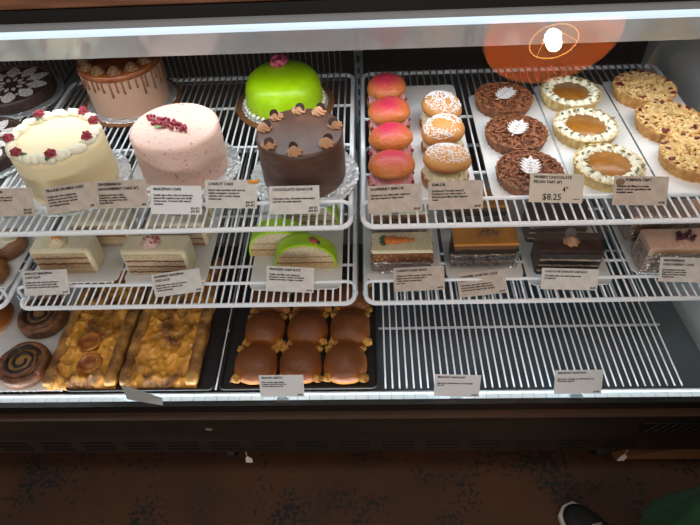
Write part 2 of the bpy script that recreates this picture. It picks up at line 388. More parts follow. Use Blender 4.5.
# ---------------------------------------------------------------- wire shelves
def wire_shelf(x0, x1, z, pitch, label, y0=YF, y1=YB, bars=(.86, 1.03, 1.17), guard=True, frame=True):
    t = thing('wire_shelf', label, 'shelf', (0, 0, z))
    if frame:
        f = bm_(); tube(f, rrect(x0, x1, y0, y1, -.0085, .022), .005, 10, closed=True); fo = obj('frame', f, m_wire, t, smooth=True)
    g = bm_(); n = int((x1 - x0 - .02) / pitch); off = ((x1 - x0) - n * pitch) / 2
    for i in range(n + 1):
        x = x0 + off + i * pitch
        if i in (0, n) and off < .012: continue
        tube(g, [(x, y0, -.0022), (x, y1, -.0022)], .0021, 6)
    obj('wire_grid', g, m_wire, t, smooth=True)
    for b in bars: obj('support_bar', tube(bm_(), [(x0, b, -.0075), (x1, b, -.0075)], .0033, 8), m_wire, t, smooth=True)
    if guard:
        yg = y0 + .028; h = .030
        obj('guard_rail', tube(bm_(), [(x0 + .0, yg, -.006), (x0, yg, h - .012), (x0 + .004, yg, h - .004), (x0 + .014, yg, h), (x1 - .014, yg, h), (x1 - .004, yg, h - .004), (x1, yg, h - .012), (x1, yg, -.006)], .0036, 10), m_wire, t, smooth=True)
    return t
wire_shelf(XL0, XL1, T1, .0150, 'white wire shelf carrying the round cakes, upper left of the case', bars=(.885, 1.005, 1.16))
wire_shelf(XR0, XR1, T1, .0166, 'white wire shelf carrying the buns and round tarts, upper right of the case', bars=(.90, 1.10))
wire_shelf(-.760, XL1, T2, .0158, 'white wire shelf with the marzipan and green slices, below the cakes')
wire_shelf(XR0, XR1, T2, .0166, 'white wire shelf with the wrapped cake slices, below the tarts')
wire_shelf(-1.47, -.776, T1, .0150, 'white wire shelf at the upper left edge carrying the chocolate torte', bars=(.95, 1.16, 1.24))
wire_shelf(-1.47, -.795, T2, .0158, 'white wire shelf at the left edge carrying cream-topped buns')
wire_shelf(XL0, -.03, T3, .0158, 'lower wire rack under the flaky pastries and brown rolls', y0=.672, bars=(.845, 1.1), guard=False, frame=False)
wire_shelf(.016, .705, T3, .0162, 'empty lower wire rack at the right of the case floor', y0=.672, bars=(.845, 1.1), guard=False, frame=False)
wire_shelf(-1.47, -.78, T3, .0158, 'lower wire rack at the left edge under the dark swirl buns', y0=.672, bars=(.845, 1.1), guard=False, frame=False)
for o in [o for o in C.objects if o.name.startswith('wire_grid')]: pass

# ================================================================ CARDS
m_ink = mat('card_ink', (12, 10, 10), .8, spec=.1)
m_dimcard = mat('card_white_dim', (184, 172, 162), .6, c2=(172, 160, 150), scale=60)  # white paper; its dim, unlit look is put into this colour
m_wcard = mat('card_white', (214, 216, 218), .5)
m_greycard = mat('card_grey', (204, 202, 198), .5, c2=(194, 191, 187), scale=60)
def text_mesh(body, size, w=None, bold=0):
    cu = bpy.data.curves.new('t', 'FONT'); cu.body = body; cu.size = size; cu.space_line = 1.0; cu.resolution_u = 2; cu.offset = bold
    o = bpy.data.objects.new('t', cu); C.objects.link(o)
    dg = bpy.context.evaluated_depsgraph_get(); me = bpy.data.meshes.new_from_object(o.evaluated_get(dg))
    bpy.data.objects.remove(o); bpy.data.curves.remove(cu); return me
def card(bl, br, Y, h, title, body, price, m, label, tilt=38, group=None, hand=None, sticker=None, holder='clip', tsz=.0065, w=None, yaw=0):
    a = atY(*bl, Y); b = atY(*br, Y); wd = (b - a).length if w is None else w
    t = thing('price_card', label, 'card', a.lerp(b, .5), 0, group)
    ux = (b - a).normalized(); ty = math.radians(tilt); uy = Vector((0, math.sin(ty), math.cos(ty))); uy = (uy - ux * uy.dot(ux)).normalized(); uz = ux.cross(uy)
    mt = Matrix((ux, uy, uz)).transposed().to_4x4(); 
    if yaw: mt = mt @ Matrix.Rotation(math.radians(yaw), 4, 'Y')
    mt.translation = a.lerp(b, .5); t.matrix_world = mt
    obj('card', slab(bm_(), [(-wd / 2, 0), (wd / 2, 0), (wd / 2, h), (-wd / 2, h)], -.0005, 0), m, t)
    def put(body_, size, x, y, bold=0, align=None, maxw=None, name='lettering', thick=0):
        me = text_mesh(body_, size, bold=bold)
        xs = [v_.co.x for v_ in me.vertices]; mw = max(xs) - min(xs); s = 1
        if maxw and mw > maxw: s = maxw / mw
        ox = x - (max(xs) * s if align == 'R' else 0)
        for v_ in me.vertices: v_.co = Vector((v_.co.x * s + ox, v_.co.y * s + y, .0004))
        me.materials.append(m_ink); o = bpy.data.objects.new(name, me); C.objects.link(o); o.parent = t; return o
    L = -wd / 2 + .006
    ty_ = h - .0085
    tl = title.split('\n')
    for ln in tl:
        put(ln, tsz, L + (.014 if sticker == 'pumpkin' else 0), ty_, .00025, maxw=wd - .012, name='title'); ty_ -= tsz * 1.25
    ty_ -= .002
    if body:
        bl_ = body.split('\n'); step = min(.0052, (ty_ - .004) / len(bl_))
        for ln in bl_:
            if ln: put(ln, .0047, L, ty_, .00022, maxw=wd - .012, name='small_print')
            ty_ -= step
    if price:
        for i, ln in enumerate(price.split('\n')[::-1]): put(ln, .0048, wd / 2 - .004, .0035 + i * .0056, .00025, 'R', name='price')
    if hand:
        for (tx, sz, x, y) in hand: put(tx, sz, x, y, .0002, name='handwriting')
    if sticker == 'carrot':
        b_ = bm_()
        for k in range(5): ball(b_, (wd / 2 - .012 + k * .0035, h - .002 + .001 * math.sin(k * 2), .002), .0034, sub=1)
        so = obj('carrot_sticker', b_, mat('sticker_orange', (228, 150, 30), .5), t)
    if sticker == 'pumpkin':
        b_ = bm_(); lathe(b_, [(0, 0), (.008, 0), (.008, .0006), (0, .0006)], 24, c=(-wd / 2 + .011, h - .010, 0))
        for v_ in b_.verts: v_.co.y = h - .010 + (v_.co.y - h + .010) * .75
        so = obj('pumpkin_drawing', b_, mat('sticker_olive', (128, 108, 78), .6), t)
        k_ = bm_()
        for q in (-.004, 0, .004): tube(k_, [(-wd / 2 + .011 + q, h - .0155, .0008), (-wd / 2 + .011 + q * 1.6, h - .010, .0009), (-wd / 2 + .011 + q, h - .0045, .0008)], .0004, 4)
        obj('pumpkin_rib', k_, mat('sticker_line', (80, 66, 46), .6), so)
    if holder == 'clip':
        c_ = bm_(); box(c_, -.007, .007, -.002, .006, -.0025, -.0006); box(c_, -.006, .006, -.004, -.001, -.018, -.0006)
        obj('clip', c_, m_acryl, t)
    elif holder == 'stand':
        c_ = bm_(); box(c_, -.012, .012, -.008, .004, -.0028, -.0008); box(c_, -.014, .014, -.010, -.008, -.012, .008)
        obj('acrylic_foot', c_, m_acryl, t)
    return t
G1 = .7525
card((-22, 217), (35, 215.5), G1, .050, 'HAZELNUT DAIM', 'Hazelnut cake filled with custard\nand buttercream, and a blend of\nalmonds and cream', '$52 (6")\n$78 (8")', m_dimcard, 'dimmed card cut by the left edge, beneath the white cake', tsz=.0058)
card((48, 214.5), (97, 207.5), G1, .047, 'PRALINE CRUMBLE CAKE', 'Vanilla cake with a gingersnap\npraline mousse and cream and\ncrumble, with brandy caramel\nand whipped frosting', '$55', m_dimcard, 'tilted dimmed card headed PRALINE CRUMBLE CAKE in front of the white cake')
card((97, 209), (148.5, 207), G1, .049, 'GINGERBREAD\nLINGONBERRY CAKE (6")', 'Gingerbread spice cake,\nlingonberry cream cheese\nfrosting, caramel drip swirl,\nlingonberries', '$50', m_dimcard, 'dimmed card headed GINGERBREAD LINGONBERRY CAKE between white and pink cakes')
card((151, 214), (202, 214.5), G1, .051, 'MARZIPAN CAKE', 'Vanilla cake with a hint of cardamom,\nlayered fill, raspberry jam and vanilla\nbuttercream. Covered with natural\nmarzipan', '$52 (6")\n$72 (8")', m_wcard, 'bright white card headed MARZIPAN CAKE in front of the pink cake')
card((205.5, 208), (257, 208.5), G1, .049, 'CARROT CAKE', 'Spiced cake speckled with carrots,\nraisins, pineapple, coconut &\nwalnuts, with a cream cheese\nbuttercream', '$60 (6")\n$79 (8")', m_greycard, 'brown card headed CARROT CAKE with an orange sticker on its corner', sticker='carrot')
card((270, 214.5), (320, 213.5), G1, .050, 'CHOCOLATE GANACHE', '\nChocolate cake, chocolate buttercream\nand rich chocolate ganache', '$58 (6")\n$78 (8")', m_greycard, 'pale brown card headed CHOCOLATE GANACHE in front of the dark frosted cake')
card((368.5, 214), (422.5, 211), G1, .049, 'RASPBERRY SEMLOR', 'Cardamom bun filled with raspberry\njam and raspberry whip cream', '$5.50', m_dimcard, 'dimmed card headed RASPBERRY SEMLOR under the pink-topped buns')
card((428.5, 210), (483, 208.5), G1, .050, 'SEMLOR', '(traditional "Swedish dream")\nCardamom bun with a layer of\nalmond paste filled with whipped\ncream', '$5.00', m_dimcard, 'dimmed card headed SEMLOR under the sugar-dusted buns')
card((528.5, 202), (582, 203.5), G1, .050, 'WHISKY CHOCOLATE\nPECAN TART (8")', None, None, mat('card_cream', (192, 184, 172), .5), 'cream card with handwritten $8.25 under the chocolate pecan tarts', hand=[('$8.25', .0150, -.024, .005), ('4"', .0125, .010, .019), ('—', .012, .030, .004)])
card((612, 205), (666.5, 205.5), G1, .050, 'PUMPKIN TART', 'Pumpkin pie filling in a sweet\npastry crust and garnished with\npumpkin seeds', '$4.85', m_dimcard, 'dimmed card headed PUMPKIN TART with a small pumpkin drawing', sticker='pumpkin')
G2 = .7545
card((25, 296), (70, 294), G2, .053, 'APRICOT MARZIPAN\nCAKE SLICE', 'Vanilla cake with a hint of cardamom,\nlayered with our apricot and vanilla\nbuttercream. Covered with marzipan', '$6.50', m_greycard, 'pale card headed APRICOT MARZIPAN CAKE SLICE, lowest card at far left')
card((155.5, 297.5), (203.5, 291), G2, .049, 'RASPBERRY MARZIPAN\nCAKE SLICE', 'Vanilla cake with a hint of cardamom,\nlayered with our raspberry and\nvanilla buttercream', '$6.50', m_greycard, 'crooked card headed RASPBERRY MARZIPAN CAKE SLICE below the pink-sprinkled slice')
card((266, 291), (313.5, 293), G2, .053, 'PRINCESS CAKE SLICE', 'Vanilla cake filled with raspberry,\nand pastry cream, a dome of whipped\ncream & marzipan. Organic marzipan', '$6.75', m_greycard, 'small card headed PRINCESS CAKE SLICE in front of the green slices')
card((394.5, 292), (445, 289.5), G2, .050, 'CARROT CAKE SLICE', 'Spiced cake with carrots, raisins, pine-\napple, coconut & walnuts with a\ncream cheese buttercream\nand nuts', '$6.50', m_dimcard, 'dimmed card headed CARROT CAKE SLICE below the slice with a piped carrot')
card((459.5, 298), (507.5, 292.5), G2, .050, 'CARAMEL ALMOND CAKE\nSLICE', 'Chocolate cake with caramel and\nalmond praline, filled with caramel\nbuttercream & topped with toasted', '$6.50', m_dimcard, 'tilted dimmed card headed CARAMEL ALMOND CAKE SLICE below the ochre slice')
card((540.5, 289), (597, 290.5), G2, .044, 'CHOCOLATE GANACHE CAKE SLICE', 'Chocolate cake, chocolate buttercream\nand ganache', '$6.50', m_greycard, 'glossy pale card headed CHOCOLATE GANACHE CAKE SLICE under the dark layered slice', tsz=.0052)
card((658, 281.5), (712, 283), G2, .050, 'GINGERBREAD\nLINGONBERRY CAKE', 'Spiced gingerbread cake,\nlingonberry cream cheese\nfilling, and cream frosting\nlingonberries', None, m_greycard, 'card headed GINGERBREAD LINGONBERRY CAKE cut by the right edge, lower shelf')
G3 = .6425
card((260.5, 397), (304.5, 396.5), G3, .054, 'MONTE CRISTO', 'Ham, cheese, egg, cheese,\nraspberry jam and mayo in a\nbrioche style brown roll', '$9.50', m_wcard, 'white card headed MONTE CRISTO standing before the brown rolls', holder='stand', tilt=30)
card((433.5, 396), (479, 397), G3, .054, 'BREAKFAST SANDWICH', '\nEgg, bacon, swiss cheese on a homemade\nbun roll', '$10.50', m_wcard, 'left of the two white BREAKFAST SANDWICH cards before the empty rack', holder='stand', tilt=30, tsz=.0056)
card((553.5, 394), (601, 393.5), G3, .058, 'BREAKFAST SANDWICH', '\nEgg, bacon, arugula, sun dried tomato on\nhomemade egg roll', '$10.50', m_wcard, 'right of the two white BREAKFAST SANDWICH cards before the empty rack', holder='stand', tilt=30, tsz=.0056)
# blank card lying face down on the ledge
p = at(142, 395, .372); t = thing('folded_card', 'blank grey card lying crooked on the ledge before the flaky pastries', 'card', p, math.radians(-12))
b = bm_(); slab(b, [(-.062, .016), (.05, .002), (.058, -.014), (-.030, -.016)], 0, .001); obj('card_sheet', b, mat('card_back_grey', (150, 152, 150), .5), t).rotation_euler = (math.radians(14), 0, 0)

# ================================================================ ROUND CAKES
m_foil = mat('silver_foil', (222, 228, 232), .30, metal=.7, bump=1.0, bscale=85)
for n_ in m_foil.node_tree.nodes:
    if n_.type == 'BUMP': n_.inputs['Distance'].default_value = .012
m_gold = mat('gold_foil', (140, 96, 62), .45, metal=.4, bump=.8, bscale=150)
m_bcream = mat('ivory_buttercream', (228, 214, 172), .5, bump=.15, bscale=40, sss=.1)
m_wcream = mat('white_cream', (230, 227, 204), .45, sss=.1)
def board(t, r, m, z=0, h=.005, lob=44):
    b = bm_(); lathe(b, [(0, 0), (r * .97, 0), (r, .001), (r, .004), (r * .97, h), (r * .6, h), (0, h)], 176, mod=lambda th, i: 1 + (.022 * abs(math.cos(lob * th / 2)) if 1 < i < 5 else 0))
    return obj('cake_board', b, m, t)
def cake_body(t, r, h, m, round_=.010, z0=.005, name='frosting', top_in=0, nz=0, n=96, lip=0, seed=1):
    prof = [(0, z0), (r * .985, z0), (r, z0 + .003)]
    for i in range(1, 13): prof.append((r, z0 + .003 + (h - round_ - .003) * i / 13))
    prof.append((r, z0 + h - round_))
    for i in range(1, 7): a = i / 6 * PI / 2; prof.append((r - round_ * (1 - math.cos(a)), z0 + h - round_ + round_ * math.sin(a)))
    for q in (.85, .65, .4, .2): prof.append((r * q, z0 + h))
    prof.append((0, z0 + h)); b = lathe(bm_(), prof, n)
    if nz:
        for v_ in b.verts:
            q = noise.noise(Vector((v_.co.x * 9, v_.co.y * 9, v_.co.z * 60 + math.atan2(v_.co.y, v_.co.x) * 1.5)) + Vector((seed, 0, 0)))
            if v_.co.z < z0 + h * .98: v_.co.x *= 1 + nz * q; v_.co.y *= 1 + nz * q
    return obj(name, b, m, t, smooth=True)
def place(px, py, ztop, shelf):
    p = at(px, py, ztop); return (p.x, p.y, shelf)

# white cake with red roses
t = thing('layer_cake', 'ivory frosted cake ringed with white piping and seven dark red roses', 'cake', place(54, 136, T1 + .108, T1))
WR = .086
board(t, .107, m_foil); cake_body(t, WR, .102, m_bcream, .012)
for nme, a0 in (('piped_border', 0),):
    b = bm_(); N = 34
    for k in range(N):
        a = 2 * PI * k / N + .04 * math.sin(k * 3); rr = WR - .010 + .002 * math.sin(k * 1.9)
        ball(b, (rr * math.cos(a), rr * math.sin(a), .1095), .0115, (1.25, .75, .75), 2, Matrix.Rotation(a + 1.0, 3, 'Z'), .25, 60, k)
    obj('piped_border', b, m_wcream, t, smooth=True)
rb = bm_(); rosette(rb, (0, 0, 0), .0105, .013, 5, 1.5)
for k in range(4): a = k * 1.7; ball(rb, (.005 * math.cos(a), .005 * math.sin(a), .006), .0055, (1, .6, 1), 1, Matrix.Rotation(a, 3, 'Z'))
jitter(rb, .0012, 300)
m_red = mat('rose_red', (126, 26, 40), .5, c2=(160, 52, 66), scale=200)
rose = None
for px, py in ((43, 118.5), (78, 111), (90, 118.5), (90.5, 134), (22.5, 133), (19, 147), (49, 155)):
    q = at(px, py, T1 + .125) - t.location
    d = math.hypot(q.x, q.y); q = Vector((q.x, q.y, 0)) * ((WR - .010) / d)
    if rose is None: ro = rose = obj('red_rose', rb, m_red, t, smooth=False)
    else: ro = rose.copy(); C.objects.link(ro)
    ro.parent = t; ro.location = (q.x, q.y, .1165); ro.rotation_euler = (0, 0, px); 
    lf = flat(bm_(), petal(0, 0, 0, .014, .004), 0, .001); obj('leaf', lf, mat('leaf_green', (58, 92, 60), .6), ro, loc=(.006, -.006, .001))

# pink cake
t = thing('layer_cake', 'pale pink speckled cake topped with a small berry and leaf sprig', 'cake', place(173.5, 125, T1 + .105, T1))
m_pink = mat('pink_speckled_frosting', (218, 186, 172), .6, c2=(176, 128, 116), scale=160, bump=.5, bscale=22, lo=.60, hi=.70)
board(t, .107, m_foil); cake_body(t, .085, .100, m_pink, .009, nz=.03, n=160)
b = bm_()
for k in range(80):
    u = R.uniform(0, 1); a = -.45 - u * .25; q = at(148 + 36 * u + R.uniform(-2, 3), 119 + 9 * u + R.uniform(-3, 5), T1 + .11) - t.location
    if R.random() < .25: continue
    ball(b, (q.x, q.y + .006, .1075 + R.uniform(0, .004)), R.uniform(.0030, .0046), sub=1, nz=.3, nf=90, seed=k)
obj('berries', b, mat('berry_red', (112, 26, 44), .5, c2=(168, 60, 80), scale=250), t, smooth=True)
b = bm_(); q = at(163, 127, T1 + .107) - t.location
for k, a in enumerate((-.1, .2, .6, 2.7, 3.1, 3.5)): flat(b, petal(q.x, q.y, a, .017, .0022), .1055 + .0006 * k, .001)
obj('leaf_sprig', b, mat('sprig_green', (128, 146, 92), .6), t)

# caramel drip cake
t = thing('layer_cake', 'tan caramel cake with brown drips and chocolate rosettes on glossy caramel top', 'cake', place(118, 58, T1 + .108, T1))
m_tan = mat('tan_frosting', (186, 150, 128), .5, bump=.1, bscale=30); m_car = mat('caramel_glaze', (150, 82, 34), .18, c2=(130, 64, 26), scale=30, coat=.5)
CR = .0885
board(t, .112, m_gold); board(t, .104, m_foil, h=.0062); cake_body(t, CR, .102, m_tan, .004)
b = bm_(); lathe(b, [(CR + .0012, .096), (CR + .0014, .107), (CR - .002, .1095), (CR * .6, .110), (0, .110)], 96); obj('caramel_glaze', b, m_car, t, smooth=True)
m_drip = mat('drip_brown', (132, 84, 56), .35)
for k in range(40):
    a = 2 * PI * k / 40 + R.uniform(-.03, .03); L = R.uniform(.018, .045); c_, s_ = math.cos(a), math.sin(a); rr = CR + .0006
    b = bm_(); tube(b, [(rr * c_, rr * s_, .098), (rr * c_, rr * s_, .098 - L * .6), (rr * c_, rr * s_, .098 - L), (rr * c_, rr * s_, .096 - L)], .0016, 6, radii=[.0030, .0022, .0030, .0012]); obj('drip', b, m_drip, t, smooth=True)
rb = bm_(); rosette(rb, (0, 0, 0), .0175, .016); m_cros = mat('mocha_cream', (88, 56, 34), .5, c2=(146, 106, 66), scale=220, bump=.8, bscale=300)
m0 = None
for k in range(12):
    a = 2 * PI * k / 12 + .2
    if m0 is None: o = m0 = obj('chocolate_rosette', rb, m_cros, t, smooth=True)
    else: o = m0.copy(); C.objects.link(o)
    o.parent = t; o.location = (.071 * math.cos(a), .071 * math.sin(a), .1095)

# green princess cake
t = thing('princess_cake', 'bright green marzipan dome cake with a pink rose on top', 'cake', place(281, 71, T1 + .082, T1))
m_green = mat('green_marzipan', (166, 216, 4), .36, c2=(158, 208, 3), scale=60, bump=.06, bscale=200, sss=.05)
board(t, .112, m_gold); board(t, .100, m_foil, h=.0065)
GR = .0865
prof = [(0, .0065), (GR, .0065), (GR + .001, .012), (GR, .040), (GR - .003, .055), (GR - .010, .068), (GR - .020, .0765), (GR - .034, .0815), (GR - .055, .084), (0, .085)]
obj('marzipan_dome', lathe(bm_(), prof, 96), m_green, t, smooth=True, sub=1)
b = bm_()
for k in range(40):
    a = 2 * PI * k / 40; ball(b, ((GR + .004) * math.cos(a), (GR + .004) * math.sin(a), .011), .0062, (1, 1, .8), 1)
obj('cream_border', b, m_wcream, t, smooth=True)
b = bm_()
ball(b, (0, 0, .006), .008, (1, 1, .9), 2)
for k in range(8):
    a = k * 2.4; r_ = .006 + k * .0009; ball(b, (r_ * math.cos(a), r_ * math.sin(a), .006 + .0005 * (8 - k)), .0085, (.35, 1, .8), 2, Matrix.Rotation(a, 3, 'Z') @ Matrix.Rotation(.35, 3, 'Y'))
q = at(279, 61, T1 + .092) - t.location
obj('pink_rose', b, mat('rose_pink', (190, 70, 104), .45, c2=(206, 104, 130), scale=120), t, smooth=True, loc=(q.x, q.y, .083)).scale = (1.5, 1.5, 1.25)

# chocolate ganache cake
t = thing('layer_cake', 'dark chocolate frosted cake with eight mocha rosettes and chocolate discs', 'cake', place(299.5, 131, T1 + .105, T1))
m_gan = mat('ganache', (74, 49, 38), .42, c2=(88, 60, 46), scale=30, bump=.2, bscale=25, stretch=(1, 1, 4)); m_disc = mat('chocolate_disc', (58, 36, 32), .4)
KR = .0815
board(t, .106, m_foil); cake_body(t, KR, .100, m_gan, .006, nz=.014, seed=5)
m_moc = mat('light_mocha_cream', (180, 134, 98), .55)
rb = bm_(); rosette(rb, (0, 0, 0), .0150, .0145); m0 = None
for px, py in ((272, 111.5), (298.5, 106), (319, 109), (328.5, 123), (319, 137), (295, 145), (273, 139.5), (261.5, 125)):
    q = at(px, py, T1 + .113) - t.location; q = Vector((q.x, q.y, 0)); q *= (KR - .014) / q.length
    if m0 is None: o = m0 = obj('mocha_rosette', rb, m_moc, t, smooth=True)
    else: o = m0.copy(); C.objects.link(o)
    o.parent = t; o.location = (q.x, q.y, .105); o.rotation_euler = (0, 0, px)
    b = lathe(bm_(), [(0, -.0008), (.0088, -.0008), (.0092, 0), (.0088, .0008), (0, .0008)], 24)
    d = obj('chocolate_disc', b, m_disc, o); d.location = (-.003, .004, .010); d.rotation_euler = (1.1, 0, R.uniform(-.5, .5) - px)

# far left torte with sugar stencil
m_torte = mat('chocolate_torte', (46, 30, 24), .55, c2=(66, 44, 34), scale=120, bump=.6, bscale=120); m_sugar = mat('sugar_dust', (226, 224, 222), .9, c2=(176, 168, 162), scale=160, lo=.35, hi=.6)
def torte(loc, label, r=.098):
    t = thing('chocolate_torte', label, 'torte', loc)
    board(t, r + .012, m_foil, lob=60)
    prof = [(0, .005), (r * .95, .005), (r, .012), (r, .030), (r - .003, .034), (r - .007, .034), (r - .009, .031), (0, .031)]
    obj('torte_body', lathe(bm_(), prof, 96), m_torte, t)
    b = bm_()
    for k in range(10):
        a = 2 * PI * k / 10; flat(b, petal(.036 * math.cos(a), .036 * math.sin(a), a, .055, .0158, tip=.85), .0312, .0008)
        a += PI / 10; flat(b, petal(.017 * math.cos(a), .017 * math.sin(a), a, .018, .005, tip=.6), .0312, .0008)
        flat(b, petal(.052 * math.cos(a), .052 * math.sin(a), a, .010, .003, tip=.5), .0312, .0008)
    obj('sugar_stencil', b, m_sugar, t)
    return t
p = at(11, 85, T1 + .031); torte((p.x, p.y, T1), 'dark chocolate torte with sugar petal pattern at the upper left edge')
p = at(-22, 143, T1 + .031); torte((p.x, p.y, T1), 'second dark chocolate torte, only its rim showing at the left edge')

# ================================================================ SEMLOR
m_board = mat('white_board', (220, 222, 222), .45)
def tray_board(px, z, label, th=.0025, r=.012, group=None, thing_name='cake_board'):
    """rounded white paper board given by its four world corners x0,x1,y0,y1"""
    x0, x1, y0, y1 = px
    t = thing(thing_name, label, 'board', ((x0 + x1) / 2, (y0 + y1) / 2, z), 0, group)
    w_, d_ = (x1 - x0) / 2, (y1 - y0) / 2
    b = bm_(); slab(b, rrect(-w_, w_, -d_, d_, 0, r), 0, th)
    obj('paper_board', b, m_board, t); return t
B = .0025
tray_board((.004, .203, .800, 1.222), T1, 'white paper board under the pink and the sugar-dusted buns')
tray_board((.230, .381, .812, 1.172), T1, 'white paper board under the chocolate pecan tarts')
tray_board((.385, .542, .805, 1.205), T1, 'white paper board under the pumpkin tarts')
tray_board((.546, .690, .805, 1.215), T1, 'white paper board under the crumble tarts')
m_lidP = updown('raspberry_bun_lid', (190, 34, 74), (184, 112, 46), .010, .036, .5, (194, 100, 54), .7, 26, .15, .55)
m_lidS = updown('sugar_bun_lid', (196, 140, 76), (160, 98, 44), -.004, .022, .5, None, .3, 26)
m_bun = mat('bun_base', (178, 122, 70), .55, c2=(160, 100, 52), scale=40)
m_rcream = mat('raspberry_cream', (226, 160, 170), .5, sss=.1); m_vcream = mat('vanilla_cream', (232, 226, 190), .5, sss=.1); m_jam = mat('raspberry_jam', (140, 20, 46), .2)
def lidz(q):
    P_ = [(0, .035), (.25, .0345), (.55, .032), (.82, .026), (.98, .018), (1.1, .010)]
    for (a, z0), (b, z1) in zip(P_, P_[1:]):
        if q <= b: return z0 + (z1 - z0) * (q - a) / (b - a)
    return .01
def semla(kind, loc, label, group, rz=0, lidrot=(0, 0, 0), s=1.0):
    t = thing('cream_bun', label, 'bun', loc, rz, group)
    P = kind == 'P'; r = .0430 * s
    b = lathe(bm_(), [(0, 0), (r * .86, 0), (r * 1.0, .006), (r * 1.03, .014), (r * .96, .021), (0, .022)], 40); jitter(b, .0015, 40, loc[1] * 9)
    if P: pass
    obj('bun_base', b, m_bun, t, smooth=True)
    b = bm_()
    for k in range(14):
        a = 2 * PI * k / 14; rosette(b, (r * .66 * math.cos(a), r * .66 * math.sin(a), .017), .0155 * s, .020, 5, 1.5, Matrix.Rotation(.5, 4, Vector((-math.sin(a), math.cos(a), 0))), 20, 6)
    lathe(b, [(0, .018), (r * .8, .018), (r * .85, .03), (r * .7, .038), (0, .040)], 30)
    obj('whipped_cream', b, m_rcream if P else m_vcream, t, smooth=True)
    if P:
        b = bm_()
        for k in range(9):
            a = 2 * PI * k / 9 + .3; ball(b, (r * .96 * math.cos(a), r * .96 * math.sin(a), .022), .006, (1, 1, .5), 1)
        obj('jam', b, m_jam, t, smooth=True)
    lid = bm_(); prof = [(0, -.001), (r * .8, -.001), (r * 1.0, .004), (r * 1.04, .010), (r * .98, .018), (r * .82, .026), (r * .55, .032), (r * .25, .0345), (0, .035)]
    lathe(lid, prof, 44); jitter(lid, .0025, 28, loc[1] * 13 + loc[0])
    lo = obj('bun_lid', lid, m_lidP if P else m_lidS, t, smooth=True, sub=1, loc=(0, 0, .038)); lo.rotation_euler = lidrot
    if not P:
        b = bm_()
        for k in range(800):
            a = R.uniform(0, 2 * PI); q = math.sqrt(R.random()) * .9; rr = r * q; z = lidz(q * 1.0) + .0004
            if noise.noise(Vector((rr * math.cos(a) * 60, rr * math.sin(a) * 60, loc[1] * 50))) < -.42: continue
            x_, y_ = rr * math.cos(a), rr * math.sin(a); s_ = R.uniform(.0007, .0019)
            g = bmesh.ops.create_icosphere(b, subdivisions=1, radius=s_)
            for v_ in g['verts']: v_.co = Vector((v_.co.x + x_, v_.co.y + y_, v_.co.z * .4 + z))
        o = obj('powdered_sugar', b, mat('powder_white', (238, 238, 240), .9), lo, smooth=True); o['kind'] = 'stuff'
    return t
names = ['frontmost', 'second from the front', 'third from the front', 'rearmost']
for k, (px, py) in enumerate(((391.5, 162), (391, 134.5), (389.5, 107.5), (387, 83.5))):
    p = at(px, py, T1 + .060); semla('P', (p.x, p.y, T1 + B), '%s of the four buns with glossy pink lids' % names[k], 'raspberry buns in a column', k, (-.18 + .05 * k, .04 * (k % 2), 0))
for k, (px, py) in enumerate(((447, 156), (444, 127), (441, 103))):
    p = at(px, py, T1 + .060); semla('S', (p.x, p.y, T1 + B), '%s of the three sugar-dusted cream buns' % ('frontmost', 'middle one', 'rearmost')[k], 'sugar-dusted buns in a column', k * 2, (-.18, .05 * (1 - k), 0), .98 if k else 1.04)

# ================================================================ TARTS
m_shell = mat('tart_shell', (206, 158, 92), .6, c2=(184, 130, 66), scale=60); m_pale = mat('tart_shell_pale', (214, 190, 132), .6, c2=(198, 166, 104), scale=60); m_dshell = mat('tart_shell_dark', (150, 96, 62), .6, c2=(116, 70, 44), scale=60)
def shell(t, r, h, m, fill_z):
    n = 144; prof = [(0, 0), (r * .90, 0), (r * .905, .001), (r * .985, h * .8), (r, h), (r * .955, h), (r * .93, fill_z), (0, fill_z)]
    b = lathe(bm_(), prof, n, mod=lambda th, i: 1 + (.022 * math.cos(26 * th) if 0 < i < 5 else 0)); return obj('tart_shell', b, m, t)
# pecan
TR = .0630
def pecan_proto(loc, label, g):
    t = thing('pecan_tart', label, 'tart', loc, 0, g); shell(t, TR, .024, m_dshell, .019)
    b = bm_()
    for k in range(520):
        a = R.uniform(0, 2 * PI); q = math.sqrt(R.random()) * TR * .94; ball(b, (q * math.cos(a), q * math.sin(a), .0215 + R.uniform(0, .003)), R.uniform(.0028, .0048), (1, .7, .55), 1, Matrix.Rotation(R.uniform(0, 6), 3, 'Z') @ Matrix.Rotation(R.uniform(-.5, .5), 3, 'X'))
    o = obj('chopped_pecans', b, mat('pecan_crumb', (104, 58, 36), .5, c2=(156, 98, 62), scale=110), t); o['kind'] = 'stuff'
    b = bm_(); ang = .85
    c_, s_ = math.cos(ang), math.sin(ang)
    tube(b, [(-.030 * c_, -.030 * s_, .0300), (.020 * c_, .020 * s_, .0300)], .0012, 5)
    for k in range(5):
        u = -.020 + k * .0085
        for sg in (1, -1): flat(b, petal(u * c_, u * s_, ang + sg * .95, .027 - abs(k - 1.5) * .003, .0042), .0296 + .0002 * k, .0012)
    flat(b, petal(.018 * c_, .018 * s_, ang, .018, .0042), .0296, .0012)
    obj('sugar_fern', b, mat('fern_sugar', (226, 224, 226), .9, c2=(176, 160, 154), scale=300, lo=.45, hi=.7), t)
    return t
def three(proto, spots, labels, zt, dz):
    first = None; 
    for (px, py), lab, rz in zip(spots, labels, (0, .8, 2.1)):
        p = at(px, py, zt)
        if first is None: first = proto((p.x, p.y, T1 + B), lab)
        else: dup(first, (p.x, p.y, T1 + B), rz * dz, lab)
pp = 'chocolate pecan tarts on the white board'
